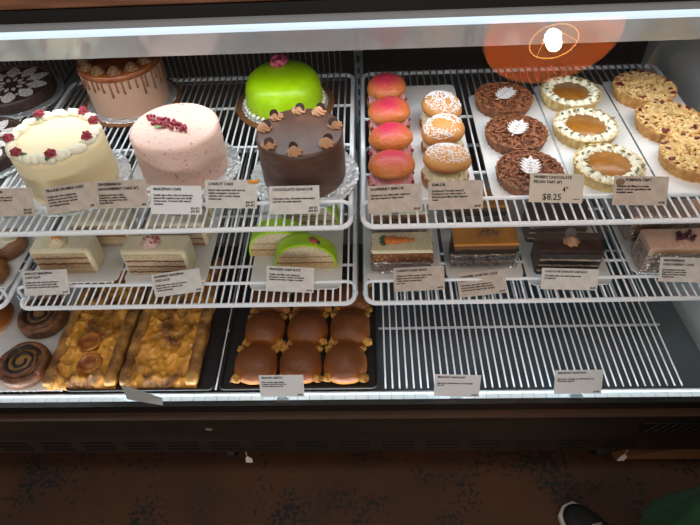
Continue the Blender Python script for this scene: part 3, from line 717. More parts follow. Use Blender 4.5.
three(lambda l, s: pecan_proto(l, s, pp), ((504, 96), (516.5, 130.5), (530, 169.5)), ('rearmost chocolate pecan tart with white sugar fern', 'middle chocolate pecan tart between two others', 'frontmost chocolate pecan tart behind the handwritten card'), T1 + .027, .25)
def pumpkin_proto(loc, label, g):
    t = thing('pumpkin_tart', label, 'tart', loc, 0, g); shell(t, TR + .0015, .025, m_pale, .020)
    obj('pumpkin_filling', lathe(bm_(), [(0, .0202), (.048, .0202), (.047, .0225), (0, .0235)], 48), mat('pumpkin_filling', (150, 94, 30), .35, c2=(168, 112, 44), scale=70), t, smooth=True)
    rb = bm_(); rosette(rb, (0, 0, 0), .0128, .011, 6, 2); m0 = None; N = 17
    m_pc = mat('tart_cream', (234, 232, 210), .5)
    for k in range(N):
        a = 2 * PI * k / N + R.uniform(-.06, .06)
        if m0 is None: o = m0 = obj('cream_swirl', rb, m_pc, t, smooth=True)
        else: o = m0.copy(); C.objects.link(o)
        o.parent = t; q = .0505 + R.uniform(-.002, .002); o.location = (q * math.cos(a), q * math.sin(a), .0215); o.rotation_euler = (0, 0, a * 3)
    m1 = None
    for k in range(22):
        a = 2 * PI * k / 22 + R.uniform(-.1, .1); q = .051 + R.uniform(-.007, .009)
        if m1 is None: o = m1 = obj('pumpkin_seed', ball(bm_(), (0, 0, 0), .0048, (1, .55, .3), 2), mat('seed_olive', (122, 118, 76), .5), t, smooth=True)
        else: o = m1.copy(); C.objects.link(o)
        o.parent = t; o.location = (q * math.cos(a), q * math.sin(a), .0300); o.rotation_euler = (R.uniform(-.4, .4), R.uniform(-.4, .4), R.uniform(0, 6))
    return t
pp2 = 'pumpkin tarts on the white board'
three(lambda l, s: pumpkin_proto(l, s, pp2), ((571, 91.5), (585.5, 125), (609, 164)), ('rearmost cream-ringed pumpkin tart', 'middle pumpkin tart ringed with cream and seeds', 'frontmost pumpkin tart behind the pumpkin card'), T1 + .025, 1)
def crumb_proto(loc, label, g):
    t = thing('crumble_tart', label, 'tart', loc, 0, g); shell(t, TR + .003, .026, m_shell, .020)
    b = bm_()
    for k in range(480):
        a = R.uniform(0, 2 * PI); q = math.sqrt(R.random()) * TR * 1.0; s_ = R.uniform(.0030, .0068)
        ball(b, (q * math.cos(a), q * math.sin(a), .0235 + R.uniform(0, .005) * (1.1 - q / TR)), s_, (1, .8, .7), 1, Matrix.Rotation(R.uniform(0, 6), 3, 'Z'), .5, 80, k)
    o = obj('crumble_topping', b, mat('crumble', (224, 196, 138), .7, c2=(206, 166, 104), scale=90), t); o['kind'] = 'stuff'
    b = bm_()
    for k in range(16):
        a = R.uniform(0, 2 * PI); q = TR * R.uniform(.78, .97); ball(b, (q * math.cos(a), q * math.sin(a), .0275), R.uniform(.0035, .0055), (1.2, .9, .5), 1, None, .4, 80, k)
    obj('berry_filling', b, mat('berry_filling', (110, 34, 34), .4), t)
    return t
pp3 = 'crumble tarts on the white board'
three(lambda l, s: crumb_proto(l, s, pp3), ((645, 86), (670, 118), (697, 153)), ('rearmost golden crumble tart beside the case end', 'middle golden crumble tart', 'frontmost golden crumble tart cut by the right edge'), T1 + .028, 1.5)

# ================================================================ SECOND SHELF
def bevbox(name, x0, x1, y0, y1, z0, z1, m, t, bev=.004, nz=0, nf=60, cuts=10):
    b = bm_(); box(b, x0, x1, y0, y1, z0, z1)
    if nz:
        bmesh.ops.subdivide_edges(b, edges=b.edges[:], cuts=cuts, use_grid_fill=True); jitter(b, nz, nf, x0)
    return obj(name, b, m, t, smooth=bool(nz), bev=bev)
def slice_loc(px, py, ztop):   # front edge centre of the top face
    p = at(px, py, ztop); return p
SH = .072
m_marz = mat('ivory_marzipan', (232, 224, 192), .4, c2=(224, 214, 180), scale=20, sss=.1)
L_ap = stripes('apricot_layers', [(.18, (190, 156, 120)), (.08, (206, 186, 150)), (.2, (196, 166, 126)), (.08, (150, 84, 52)), (.18, (204, 180, 142)), (.08, (160, 100, 62)), (.2, (206, 184, 146))], .066)
L_ra = stripes('raspberry_layers', [(.13, (206, 184, 148)), (.06, (120, 36, 44)), (.2, (200, 176, 142)), (.06, (110, 34, 42)), (.2, (206, 184, 148)), (.06, (120, 40, 44)), (.29, (208, 190, 154))], .066)
def marz_slice(loc, label, L, g, w_=.134, d_=.056, rz=0, topping=None):
    t = thing('cake_slice', label, 'cake slice', loc, rz, g)
    bevbox('marzipan_cover', -w_ / 2, w_ / 2, .0, d_, .0, SH, m_marz, t, .008)
    bevbox('cake_layers', -w_ / 2 + .006, w_ / 2 - .009, -.0015, d_ - .006, .001, SH - .008, L, t, .002)
    if topping:
        b = rosette(bm_(), (0, 0, 0), .0165, .014, 7, 2); jitter(b, .0008, 200)
        o = obj('cream_rosette', b, mat('rosette_' + topping, (232, 212, 170) if topping == 'apricot' else (226, 190, 180), .5), t, smooth=True, loc=(-w_ * .05, d_ * .45, SH)); o.scale = (1.3, 1.3, 1.2)
        b = bm_(); R2 = random.Random(5)
        for k in range(6 if topping == 'apricot' else 14):
            sp = .004 if topping == 'apricot' else .009
            ball(b, (R2.uniform(-sp, sp * 1.5), R2.uniform(-sp, sp) * .7, .011 + R2.uniform(-.004, .002)), .0036 if topping == 'apricot' else .0024, sub=1, nz=.4, nf=90, seed=k)
        obj('apricot_bits' if topping == 'apricot' else 'raspberry_crumbs', b, mat('bits_' + topping, (214, 128, 44) if topping == 'apricot' else (176, 34, 64), .4), o, smooth=True)
    return t
def bd(cx, y0, w_, d_, label): return tray_board((cx - w_ / 2, cx + w_ / 2, y0, y0 + d_), T2, label, .0022, .018)
p = at(57, 251, T2 + SH + .002)
tray = at(70, 283, T2); bd(p.x + .014, tray.y, .20, .36, 'white rounded board under the apricot slices')
marz_slice((p.x, p.y, T2 + .0022), 'ivory marzipan slice with an orange apricot rosette on top', L_ap, None, topping='apricot')
marz_slice((p.x + .055, p.y + .085, T2 + .0022), 'ivory marzipan slice partly hidden behind the apricot-topped one', L_ap, None)
marz_slice((p.x + .035, p.y + .185, T2 + .0022), 'ivory marzipan slice hindmost on the apricot board', L_ap, None)
p = at(151, 252, T2 + SH + .002); tray = at(170, 283, T2)
bd(p.x + .014, tray.y, .185, .36, 'white rounded board under the raspberry slices')
marz_slice((p.x, p.y, T2 + .0022), 'ivory marzipan slice with a pink-crumbed rosette on top', L_ra, None, w_=.144, topping='raspberry', rz=-.02)
marz_slice((p.x + .028, p.y + .085, T2 + .0022), 'ivory marzipan slice partly hidden behind the pink-crumbed one', L_ra, None)
marz_slice((p.x + .02, p.y + .185, T2 + .0022), 'ivory marzipan slice hindmost on the raspberry board', L_ra, None)

# green princess slices
L_pr = stripes('princess_layers', [(.26, (222, 194, 146)), (.05, (170, 100, 70)), (.22, (230, 210, 168)), (.04, (196, 150, 110)), (.43, (236, 222, 188))], .070)
m_glet = mat('green_slice_marzipan', (172, 224, 22), .4, sss=.05)
def princess(loc, label, rz=0, bug=False, w_=.138, h_=.074, d_=.045):
    t = thing('princess_slice', label, 'cake slice', loc, rz)
    def arch(wd, hh, y0, y1, z0=0):
        b = bm_(); N = 28; lo, hi = [], []
        for i in range(N + 1):
            a = PI * i / N; x = -math.cos(a) * wd / 2; z = z0 + (math.sin(a) ** .75) * hh
            lo.append(b.verts.new((x, y0, z))); hi.append(b.verts.new((x, y1, z)))
        for i in range(N): b.faces.new((lo[i], lo[i + 1], hi[i + 1], hi[i]))
        b.faces.new((lo[0], hi[0], hi[-1], lo[-1])); b.faces.new(lo); b.faces.new(hi[::-1]); return b
    obj('marzipan_cover', arch(w_, h_, 0, d_), m_glet, t, bev=.0015)
    obj('cake_layers', arch(w_ - .010, h_ - .005, -.0012, d_ - .004, .0003), L_pr, t)
    if bug:
        b = ball(bm_(), (0, 0, 0), .0085, (1.25, .9, .55), 2); o = obj('ladybird_body', b, mat('ladybird_red', (176, 58, 56), .35), t, smooth=True, loc=(w_ * .16, d_ * .45, h_ * .97)); o.rotation_euler = (0, .35, -.3)
        obj('ladybird_head', ball(bm_(), (.011, 0, 0), .0048, (1, 1, .7), 2), mat('ladybird_black', (24, 20, 22), .4), o, smooth=True)
    return t
p = at(304, 247, T2 + .070); tr = at(290, 290, T2)
bd(p.x - .022, tr.y, .200, .34, 'white rounded board under the green princess slices')
princess((p.x - .002, p.y, T2 + .0022), 'front green princess slice with a red ladybird', 0, True, d_=.034)
princess((p.x - .064, p.y + .042, T2 + .0022), 'green princess slice just left behind the ladybird one')
princess((p.x + .0, p.y + .13, T2 + .0022), 'green princess slice hindmost of the green ones', .05)

# film material
m_film = clear('crinkled_film', (.90, .92, .93), 1.5, .10, bump=1.0, base=.16, k=1.6)
def film(t, w_, d_, z1, z0=.002, seed=0, out=.004):
    """crumpled clear wrap round front and sides"""
    b = bm_(); cols = []
    path = [(-w_ / 2 - out, d_ * .8), (-w_ / 2 - out, d_ * .4), (-w_ / 2 - out, -out)] + [(-w_ / 2 + w_ * i / 18, -out) for i in range(1, 18)] + [(w_ / 2 + out, -out), (w_ / 2 + out, d_ * .4), (w_ / 2 + out, d_ * .8)]
    for i, (x, y) in enumerate(path):
        cols.append([])
        for k in range(8):
            u = k / 7; nv = noise.noise_vector(Vector((i * .55, k * .7, seed * 3.3)))
            cols[-1].append(b.verts.new((x + nv.x * .003, y - abs(nv.y) * .005, z0 + (z1 - z0) * u + (nv.z * .003 if k == 7 else 0))))
    for A, B_ in zip(cols, cols[1:]):
        for k in range(7): b.faces.new((A[k], B_[k], B_[k + 1], A[k + 1]))
    return obj('plastic_wrap', b, m_film, t)
# carrot slice
L_ca = stripes('carrot_layers', [(.4, (134, 84, 50)), (.06, (196, 170, 130)), (.40, (140, 88, 54)), (.14, (150, 100, 64))], .062, wob=.003)
m_ccf = mat('cream_cheese_frosting', (232, 224, 192), .5, sss=.1)
def carrot_slice(loc, label, deco=True, w_=.125, d_=.055, h_=.068):
    t = thing('cake_slice', label, 'cake slice', loc)
    bevbox('cake_layers', -w_ / 2, w_ / 2, 0, d_, 0, h_ - .010, L_ca, t, .003, .0012, 80)
    b = bm_(); box(b, -w_ / 2 - .001, w_ / 2 + .001, -.001, d_, h_ - .010, h_ - .003); N = 26
    for k in range(N):
        x = -w_ / 2 + w_ * (k + .5) / N; tube(b, [(x - .004, 0, h_ - .003), (x + .004, d_, h_ - .003)], .0026, 6)
    obj('grooved_frosting', b, m_ccf, t, smooth=False, bev=.001)
    b = bm_()
    for k in range(90):
        e_ = R.choice('LRF'); z = R.uniform(.004, h_ - .004)
        if e_ == 'L': c_ = (-w_ / 2 - .001, R.uniform(0, d_), z)
        elif e_ == 'R': c_ = (w_ / 2 + .001, R.uniform(0, d_), z)
        else: c_ = (R.uniform(-w_ / 2, w_ / 2), -.001, R.uniform(h_ * .45, h_ - .014))
        ball(b, c_, R.uniform(.002, .0035), sub=1, nz=.5, nf=90, seed=k)
    o = obj('nut_crumbs', b, mat('nut_crumb', (168, 122, 76), .7), t); o['kind'] = 'stuff'
    if deco:
        b = bm_()
        for k in range(7):
            u = k / 6; ball(b, (-.028 + u * .050, d_ * .5 + .0015 * math.sin(k * 2), h_ + .003), .0125 * (1 - u * .60), (.8, 1, .55), 2, None, .2, 80, k)
        o = obj('piped_carrot', b, mat('carrot_orange', (222, 118, 18), .4), t, smooth=True)
        b = bm_()
        for k in range(5): ball(b, (-.039 - .003 * (k % 2), d_ * .5 - .011 + k * .0055, h_ + .002), .0056, (1.2, .8, .6), 1)
        obj('piped_greens', b, mat('piped_green', (44, 84, 52), .5), o, smooth=True)
    film(t, w_, d_, h_ * .55, seed=2)
    return t
p = at(402.5, 250, T2 + .070); tr = at(400, 281, T2)
bd(p.x + .004, tr.y, .160, .36, 'white rounded board under the carrot cake slices')
carrot_slice((p.x, p.y, T2 + .0022), 'carrot cake slice topped with a piped orange carrot')
carrot_slice((p.x, p.y + .12, T2 + .0022), 'plain-topped carrot cake slice behind the piped carrot one', False)
# caramel slice
L_cm = stripes('caramel_layers', [(.2, (52, 36, 26)), (.08, (150, 104, 60)), (.2, (46, 32, 24)), (.08, (150, 108, 66)), (.2, (48, 34, 26)), (.24, (112, 74, 34))], .07)
p = at(487, 244, T2 + .072); tr = at(485, 279, T2)
bd(p.x + .002, tr.y, .165, .36, 'white rounded board under the caramel slices')
m_ochre = mat('ochre_caramel', (190, 126, 40), .3, c2=(176, 112, 32), scale=30, coat=.3)
def caramel(loc, label, nuts=True):
    t = thing('cake_slice', label, 'cake slice', loc); w_, d_ = .134, .058
    bevbox('cake_layers', -w_ / 2, w_ / 2, 0, d_, 0, .064, L_cm, t, .003, .001, 80)
    b = bm_(); box(b, -w_ / 2 - .001, w_ / 2 + .001, -.001, d_ + .001, .0642, .0715)
    for k in range(22): x = -w_ / 2 + w_ * (k + .5) / 22; tube(b, [(x, 0, .0708), (x, d_, .0708)], .0016, 5)
    obj('caramel_top', b, m_ochre, t, bev=.0015)
    if nuts:
        b = bm_()
        for k in range(26):
            a = R.uniform(0, 6.28); q = .019 * math.sqrt(R.random()); ball(b, (.004 + q * math.cos(a) * 1.2, d_ * .45 + q * math.sin(a) * .8, .0755 + R.uniform(0, .006)), .0046, (1.2, .6, .5), 1, Matrix.Rotation(R.uniform(0, 6), 3, 'Z'))
        obj('toasted_almonds', b, mat('almond', (150, 100, 50), .5, c2=(70, 42, 20), scale=200), t)
    film(t, w_, d_, .045, seed=7, out=.005); return t
caramel((p.x, p.y, T2 + .0022), 'dark slice with ochre caramel top and clear wrap')
caramel((p.x, p.y + .12, T2 + .0022), 'ochre-topped slice behind the front caramel one', False)
# chocolate ganache slice
L_ch = stripes('chocolate_layers', [(.17, (56, 48, 46)), (.07, (186, 168, 148)), (.19, (50, 44, 44)), (.08, (186, 168, 148)), (.19, (54, 48, 48)), (.08, (182, 162, 142)), (.22, (52, 44, 42))], .062)
m_gt = mat('ganache_top', (66, 42, 40), .4, c2=(76, 50, 46), scale=30)
def ganache(loc, label, w_=.130, d_=.055, deco=True, rz=0):
    t = thing('cake_slice', label, 'cake slice', loc, rz)
    bevbox('cake_layers', -w_ / 2 + .003, w_ / 2 - .003, -.004, d_ - .004, 0, .0625, L_ch, t, .001)
    b = bm_(); box(b, -w_ / 2, w_ / 2, 0, d_, .0005, .069)
    for k in range(18): x = -w_ / 2 + w_ * (k + .5) / 18; tube(b, [(x, .002, .0682), (x, d_ - .002, .0682)], .0018, 5)
    obj('ganache_cover', b, m_gt, t, bev=.002)
    if deco:
        b = rosette(bm_(), (0, 0, 0), .0175, .014, 7, 2); o = obj('mocha_rosette', b, m_moc, t, smooth=True, loc=(.002, d_ * .5, .069))
        b = lathe(bm_(), [(0, -.0008), (.012, -.0008), (.012, .0008), (0, .0008)], 24); d = obj('chocolate_disc', b, m_disc, o); d.location = (-.002, .010, .014); d.rotation_euler = (1.0, 0, 0)
    return t
p = at(573, 251, T2 + .071); tr = at(560, 284, T2)
bd(p.x + .006, tr.y - .004, .176, .36, 'white rounded board under the dark chocolate slices')
ganache((p.x, p.y, T2 + .0022), 'dark chocolate layer slice with a mocha rosette', rz=-.04)
ganache((p.x + .0, p.y + .10, T2 + .0022), 'dark chocolate slice behind the rosette-topped one', deco=False)
# gingerbread slices
L_gi = stripes('gingerbread_layers', [(.2, (150, 108, 74)), (.05, (196, 166, 134)), (.2, (148, 106, 72)), (.05, (196, 166, 134)), (.2, (152, 110, 76)), (.3, (196, 160, 130))], .066)
m_gf = mat('pinkish_frosting', (214, 180, 160), .5, bump=.2)
def ginger(loc, label, w_=.16, d_=.058, berries=True, z1=.074):
    t = thing('cake_slice', label, 'cake slice', loc)
    bevbox('cake_layers', -w_ / 2 + .012, w_ / 2 - .004, -.0016, d_ - .004, 0, .062, L_gi, t, .001)
    b = bm_(); box(b, -w_ / 2, w_ / 2, 0, d_, .0005, z1 - .003)
    for k in range(30): x = -w_ / 2 + w_ * (k + .5) / 30; tube(b, [(x, .002, z1 - .0035), (x, d_ - .002, z1 - .0035)], .0022, 5)
    obj('frosting_cover', b, m_gf, t, bev=.003)
    if berries:
        b = bm_()
        for k in range(16): ball(b, (R.uniform(-.018, .018), d_ * .5 + R.uniform(-.011, .011), z1 + .003 + R.uniform(0, .004)), R.uniform(.0040, .0056), sub=1, nz=.3, nf=80, seed=k)
        obj('lingonberries', b, mat('lingonberry', (74, 20, 28), .35), t, smooth=True)
    film(t, w_, d_, .060, seed=11, out=.004)
    return t
p = at(692, 247, T2 + .076); tr = at(650, 274, T2)
tray_board((p.x - .095, .697, tr.y, 1.16), T2, 'white rounded board under the gingerbread slices', .0022, .018)
ginger((p.x - .004, p.y, T2 + .0022), 'pinkish gingerbread slice with dark red berries on top', w_=.155)
ginger((p.x - .004, p.y + .095, T2 + .0022), 'pinkish gingerbread slice behind the berry-topped one', w_=.155, berries=False)
# left edge buns on tier two
tray_board((-1.10, -.800, .80, 1.2), T2, 'white paper board at the left edge under the cream-topped buns', .0022, .02)
def cbun(px, py, label, swirl=True):
    p = at(px, py, T2 + .035); t = thing('cream_topped_bun', label, 'bun', (p.x, p.y, T2 + .0022))
    b = lathe(bm_(), [(0, 0), (.038, 0), (.045, .008), (.046, .020), (.040, .030), (.030, .035), (0, .036)], 40); jitter(b, .003, 30, px); obj('bun', b, mat('brown_bun', (138, 92, 52), .45, c2=(110, 70, 36), scale=40), t, smooth=True)
    obj('cream_cap', rosette(bm_(), (0, 0, .034), .035, .012, 5, 1.2), mat('pale_cap', (204, 194, 170), .5), t, smooth=True)
cbun(3, 239, 'round bun with pale cream cap at the left edge of the middle shelf')
cbun(-17, 268, 'round bun with pale cap, lower of the two at the left edge')

# ================================================================ BOTTOM DECK
m_btray = mat('black_tray', (20, 21, 23), .35)
def tray(x0, x1, y0, y1, label):
    t = thing('baking_tray', label, 'tray', ((x0 + x1) / 2, (y0 + y1) / 2, T3)); w_, d_ = (x1 - x0) / 2, (y1 - y0) / 2
    obj('tray_base', slab(bm_(), rrect(-w_, w_, -d_, d_, 0, .012), 0, .003), m_btray, t)
    b = tube(bm_(), rrect(-w_, w_, -d_, d_, .007, .012), .0035, 8, closed=True); obj('tray_rim', b, m_btray, t, smooth=True)
tray(-.352, .008, .6690, 1.14, 'black tray under the brown rolls')
tray(-.712, -.368, .6690, 1.14, 'black tray under the two flaky pastries')
tray_board((-1.05, -.718, .672, 1.06), T3, 'white paper board under the dark swirl buns', .0022, .01)
TB = T3 + .003
# rolls
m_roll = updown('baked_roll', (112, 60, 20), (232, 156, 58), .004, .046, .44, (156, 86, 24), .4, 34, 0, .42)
def roll_mesh(seed):
    b = bm_(); r = .0500
    lathe(b, [(0, 0), (r * .80, 0), (r * .94, .006), (r * 1.0, .016), (r * .98, .026), (r * .88, .038), (r * .68, .047), (r * .40, .0525), (r * .18, .054), (0, .0545)], 40)
    for v_ in b.verts:
        n_ = noise.noise_vector(v_.co * 22 + Vector((seed * 5, 0, 0))); d_ = math.hypot(v_.co.x, v_.co.y)
        if d_ > 1e-5:
            c_, s_ = abs(v_.co.x) / d_, abs(v_.co.y) / d_; k = (c_ ** 2.7 + s_ ** 2.7) ** (-1 / 2.7); k = 1 + (k - 1) * min(1, d_ / r) ** 2; v_.co.x *= k; v_.co.y *= k
        v_.co.x += n_.x * .003; v_.co.y += n_.y * .003; v_.co.z = max(0, v_.co.z + n_.z * .004 * (v_.co.z > .004))
    return b
rows_ = [(('frontmost', 'left'), (256, 364)), (('frontmost', 'middle'), (301, 364)), (('frontmost', 'right'), (345.5, 364)),
         (('second', 'left'), (264.5, 328)), (('second', 'middle'), (307.5, 328)), (('second', 'right'), (350, 328)),
         (('third', 'left'), (272, 298)), (('third', 'middle'), (313, 298)), (('third', 'right'), (353, 298))]
for k, ((row, col), (px, py)) in enumerate(rows_):
    y_ = .724 + .098 * (k // 3); p = atY(px, py, y_)
    t = thing('bread_roll', 'shiny brown roll, %s one of the %s row on the black tray' % (col, row), 'bread roll', (p.x, p.y, TB), (k % 4) * PI / 2, 'brown rolls on the black tray')
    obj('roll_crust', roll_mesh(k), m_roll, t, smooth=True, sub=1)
    b = bm_()
    for q in range(4):
        a = (.785, 2.356, 3.927, 5.498)[q]; ball(b, (.056 * math.cos(a), .056 * math.sin(a), .020 + R.uniform(0, .006)), R.uniform(.008, .012), (1.1, 1, .8), 2, Matrix.Rotation(a, 3, 'Z'), .6, 90, q + k)
    obj('egg_filling', b, mat('egg_yellow', (196, 146, 62), .6, c2=(168, 112, 38), scale=80), t)
# flaky pastry
m_flake = mat('flaky_pastry', (98, 50, 12), .36, c2=(232, 166, 60), scale=17, bump=1.0, bscale=70, detail=8, lo=.36, hi=.6, coat=.2)
m_edge = mat('pastry_edge', (110, 66, 30), .45, c2=(200, 150, 78), scale=26, bump=.7, bscale=60, lo=.4, hi=.65)
m_apple = mat('baked_filling', (138, 72, 22), .28, c2=(184, 112, 36), scale=40, coat=.4)
def pastry(x0, x1, y0, y1, label, seed, lean=0.0):
    t = thing('flaky_pastry', label, 'pastry', ((x0 + x1) / 2, y0, TB)); w_ = (x1 - x0) / 2; L = y1 - y0
    NX, NY = 72, 190
    b = bm_(); g = []
    def H(u, v):
        e_ = max(0, 1 - abs(u) ** 4) ** .5 * min(1, v * 22, (1 - v) * 14)
        f_ = noise.fractal(Vector((u * 2.2, v * 6, seed)), 1, 2, 4) * .012
        wv = .004 * abs(math.sin(v * 16 + u * 3 + seed + f_ * 120))
        rd_ = (1 - abs(noise.noise(Vector((u * 5, v * 15, seed + 9))))) ** 3 * .006 - abs(noise.noise(Vector((u * 12, v * 34, seed)))) * .0025
        return e_ * (.020 + f_ + wv + rd_)
    for j in range(NY + 1):
        v_ = j / NY
        g.append([b.verts.new((( -w_ + 2 * w_ * i / NX) + noise.noise(Vector((v_ * 9, seed, i > NX / 2))) * .004 + lean * L * v_, L * v_ + noise.noise(Vector((i * .25, seed, v_ > .5))) * .004, .002 + max(0, H(-1 + 2 * i / NX, v_)))) for i in range(NX + 1)])
    for j in range(NY):
        for i in range(NX): b.faces.new((g[j][i], g[j][i + 1], g[j + 1][i + 1], g[j + 1][i]))
    gl = [[b.verts.new((v_.co.x, v_.co.y, 0)) for v_ in row] for row in (g[0], g[-1])]
    side = [g[j][0] for j in range(NY + 1)]; sideb = [gl[0][0]] + [b.verts.new((v_.co.x, v_.co.y, 0)) for v_ in side[1:-1]] + [gl[1][0]]
    side2 = [g[j][-1] for j in range(NY + 1)]; side2b = [gl[0][-1]] + [b.verts.new((v_.co.x, v_.co.y, 0)) for v_ in side2[1:-1]] + [gl[1][-1]]
    for a_, c_ in ((g[0], gl[0]), (g[-1], gl[1]), (side, sideb), (side2, side2b)):
        for i in range(len(a_) - 1): b.faces.new((a_[i], a_[i + 1], c_[i + 1], c_[i]))
    obj('pastry_sheet', b, m_flake, t, smooth=True)
    for s_ in (-1, 1):
        pts, rad = [], []
        for j in range(46):
            v_ = j / 45; n_ = noise.noise_vector(Vector((v_ * 10, s_ * 3 + seed, 0)))
            pts.append((s_ * (w_ - .011) + n_.x * .003 + lean * L * v_, .003 + (L - .006) * v_, .0165 + n_.z * .002)); rad.append(.0135 * (1 + .16 * abs(math.sin(v_ * 26 + s_))) * (.75 if j in (0, 45) else 1))
        obj('rolled_edge', tube(bm_(), pts, .013, 14, radii=rad), m_edge, t, smooth=True)
    for k in range(2 if seed < 5 else 0):
        b = lathe(bm_(), [(0, 0), (.026, 0), (.030, .004), (.026, .008), (.022, .007), (.018, .003), (.012, .006), (0, .004)], 36, c=(0, 0, 0)); jitter(b, .003, 50, k)
        obj('fruit_slice', b, m_apple, t, smooth=True, loc=((-.004 + lean * .1, .115, .026), (.016 + lean * .1, .055, .025))[k])
    return t
pl = at(45, 390, TB); pr1 = at(113, 391, TB); pastry(pl.x + .0, pr1.x + .004, .6730, 1.07, 'flaky golden pastry with round fruit pieces, left of the pair', 1.3, .0)
pl2 = at(120, 389, TB); pr2 = at(195, 389, TB); pastry(pl2.x + .004, pr2.x + .004, .6730, 1.07, 'flaky golden pastry, right of the pair beside the brown rolls', 7.7, .0)
# swirl buns
m_dough = mat('swirl_dough', (126, 78, 46), .45, c2=(88, 52, 30), scale=50, bump=.6, bscale=90); m_choc = mat('poppy_swirl', (24, 18, 22), .22, bump=.6, bscale=300)
m_mid = mat('swirl_filling', (166, 122, 64), .4, c2=(128, 90, 44), scale=50)
def swirl(px, py, r, label, rz, seed):
    p = at(px, py, T3 + .034); t = thing('swirl_bun', label, 'swirl bun', (p.x, p.y, T3 + .0022), rz)
    b = lathe(bm_(), [(0, 0), (r * .9, 0), (r, .010), (r * .99, .026), (r * .90, .036), (r * .78, .036), (r * .72, .030), (0, .030)], 60); jitter(b, .004, 24, seed); obj('outer_dough', b, m_dough, t, smooth=True)
    b = bm_(); obj('filling', lathe(b, [(0, .030), (r * .74, .030), (r * .70, .034), (0, .036)], 40), m_mid, t, smooth=True)
    pts, rad = [], []
    for i in range(90):
        a = i / 89 * 4.1 * PI; q = r * (.72 - .58 * i / 89); pts.append((q * math.cos(a), q * math.sin(a), .035 + .001 * math.sin(i))); rad.append(.0055 - .002 * i / 89)
    obj('poppy_swirl', tube(bm_(), pts, .004, 8, radii=rad), m_choc, t, smooth=True)
    b = tube(bm_(), [((r * (.92 - .40 * i / 60)) * math.cos(-1 + i / 60 * 2.4 * PI), (r * (.92 - .40 * i / 60)) * math.sin(-1 + i / 60 * 2.4 * PI), .033 + .001 * math.sin(i * .7)) for i in range(61)], .008, 10, radii=[.009 - .003 * i / 60 for i in range(61)]); obj('dough_coil', b, m_dough, t, smooth=True)
    return t
swirl(22, 362, .0605, 'dark swirl bun in full view beside the left flaky pastry', .4, 2)
swirl(41, 314, .0605, 'dark swirl bun half hidden under the middle shelf front', 2.0, 5)
p = at(-12, 312, T3 + .04); t = thing('round_bun', 'plain brown bun at the left edge of the bottom shelf', 'bun', (p.x, p.y, T3 + .0022)); obj('bun_crust', roll_mesh(31), m_roll, t, smooth=True, sub=1)

# ================================================================ PENDANT LAMP beside the photographer (seen mirrored in the slanted upper glass)
gn = Vector((0, -(1.113 - .830), .8640 - .6680)).normalized(); g0 = Vector((0, .6680, .830))
r0 = ray(553, 38).normalized(); c0 = Vector((0, 0, HC)); tt = (g0 - c0).dot(gn) / r0.dot(gn); hit = c0 + r0 * tt; rd = r0 - gn * 2 * r0.dot(gn); bulb = hit + rd * 1.6
t = thing('pendant_lamp', 'hanging lamp with wide orange shade, mirrored in the glass at upper right', 'lamp', (bulb.x, bulb.y, bulb.z))
m_shade = mat('shade_orange', (196, 84, 22), .5, c2=(170, 66, 14), scale=12, stretch=(1, 1, 10))
sh = m_shade.node_tree; b_ = sh.nodes['Principled BSDF']; b_.inputs['Emission Color'].default_value = lin((222, 146, 76)); b_.inputs['Emission Strength'].default_value = 1.25
b = bm_(); lathe(b, [(.272, .00), (.276, .02), (.262, .09), (.22, .16), (.14, .22), (.05, .245), (.03, .25)], 64, cap=False)
so = obj('lamp_shade', b, m_shade, t, smooth=True); so.modifiers.new('s', 'SOLIDIFY').thickness = .004
obj('bulb', ball(bm_(), (0, 0, 0), .034, (1, 1, 1.15), 3), emit('bulb_glow', (255, 226, 170), 60), t, smooth=True)
obj('socket', lathe(bm_(), [(0, .028), (.016, .028), (.018, .07), (.010, .08), (.006, .25), (0, .25)], 20), m_bracket, t)
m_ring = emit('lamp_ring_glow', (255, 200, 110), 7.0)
obj('wire_ring', tube(bm_(), [(.094 * math.cos(a * PI / 20), .094 * math.sin(a * PI / 20), -.02) for a in range(40)], .0026, 6, closed=True), m_ring, t)
b = bm_()
for a in (0, 2.09, 4.19): tube(b, [(.014 * math.cos(a), .014 * math.sin(a), .05), (.094 * math.cos(a), .094 * math.sin(a), -.02)], .0014, 5)
obj('ring_arm', b, m_ring, t)
obj('cord', tube(bm_(), [(0, 0, .25), (0, 0, 2.8 - bulb.z)], .003, 6), m_blk, t)
pl_ = bpy.data.lights.new('pendant_bulb', 'POINT'); pl_.energy = 24; pl_.color = (1, .62, .30); pl_.shadow_soft_size = .03
po = bpy.data.objects.new('pendant_bulb', pl_); C.objects.link(po); po.location = (bulb.x, bulb.y, bulb.z - .03)

# ================================================================ PERSON standing at the right, only a shoe and the coat hem in view
def skin(name, V, E, rad, m, parent, sub=2, root=0):
    me = bpy.data.meshes.new(name); me.from_pydata([Vector(v) for v in V], E, []); o = bpy.data.objects.new(name, me); C.objects.link(o); o.parent = parent; me.materials.append(m)
    o.modifiers.new('skin', 'SKIN'); sv = me.skin_vertices[0].data
    for i, r in enumerate(rad): sv[i].radius = (r, r) if not isinstance(r, tuple) else r; sv[i].use_root = i == root
    q = o.modifiers.new('sub', 'SUBSURF'); q.levels = sub; q.render_levels = sub
    return o
m_skin = mat('skin', (196, 146, 118), .5, sss=.1); m_coat = mat('green_cloth', (22, 62, 30), .85, c2=(26, 72, 36), scale=60, bump=.3, bscale=300); m_trous = mat('dark_trousers', (28, 28, 34), .85); m_shoe = mat('black_shoe', (22, 18, 18), .6, bump=.2, bscale=400); m_sole = mat('shoe_sole', (186, 176, 166), .6)
P = thing('person', 'person in a green coat and black shoes standing at the lower right', 'person', (.98, .08, 0))
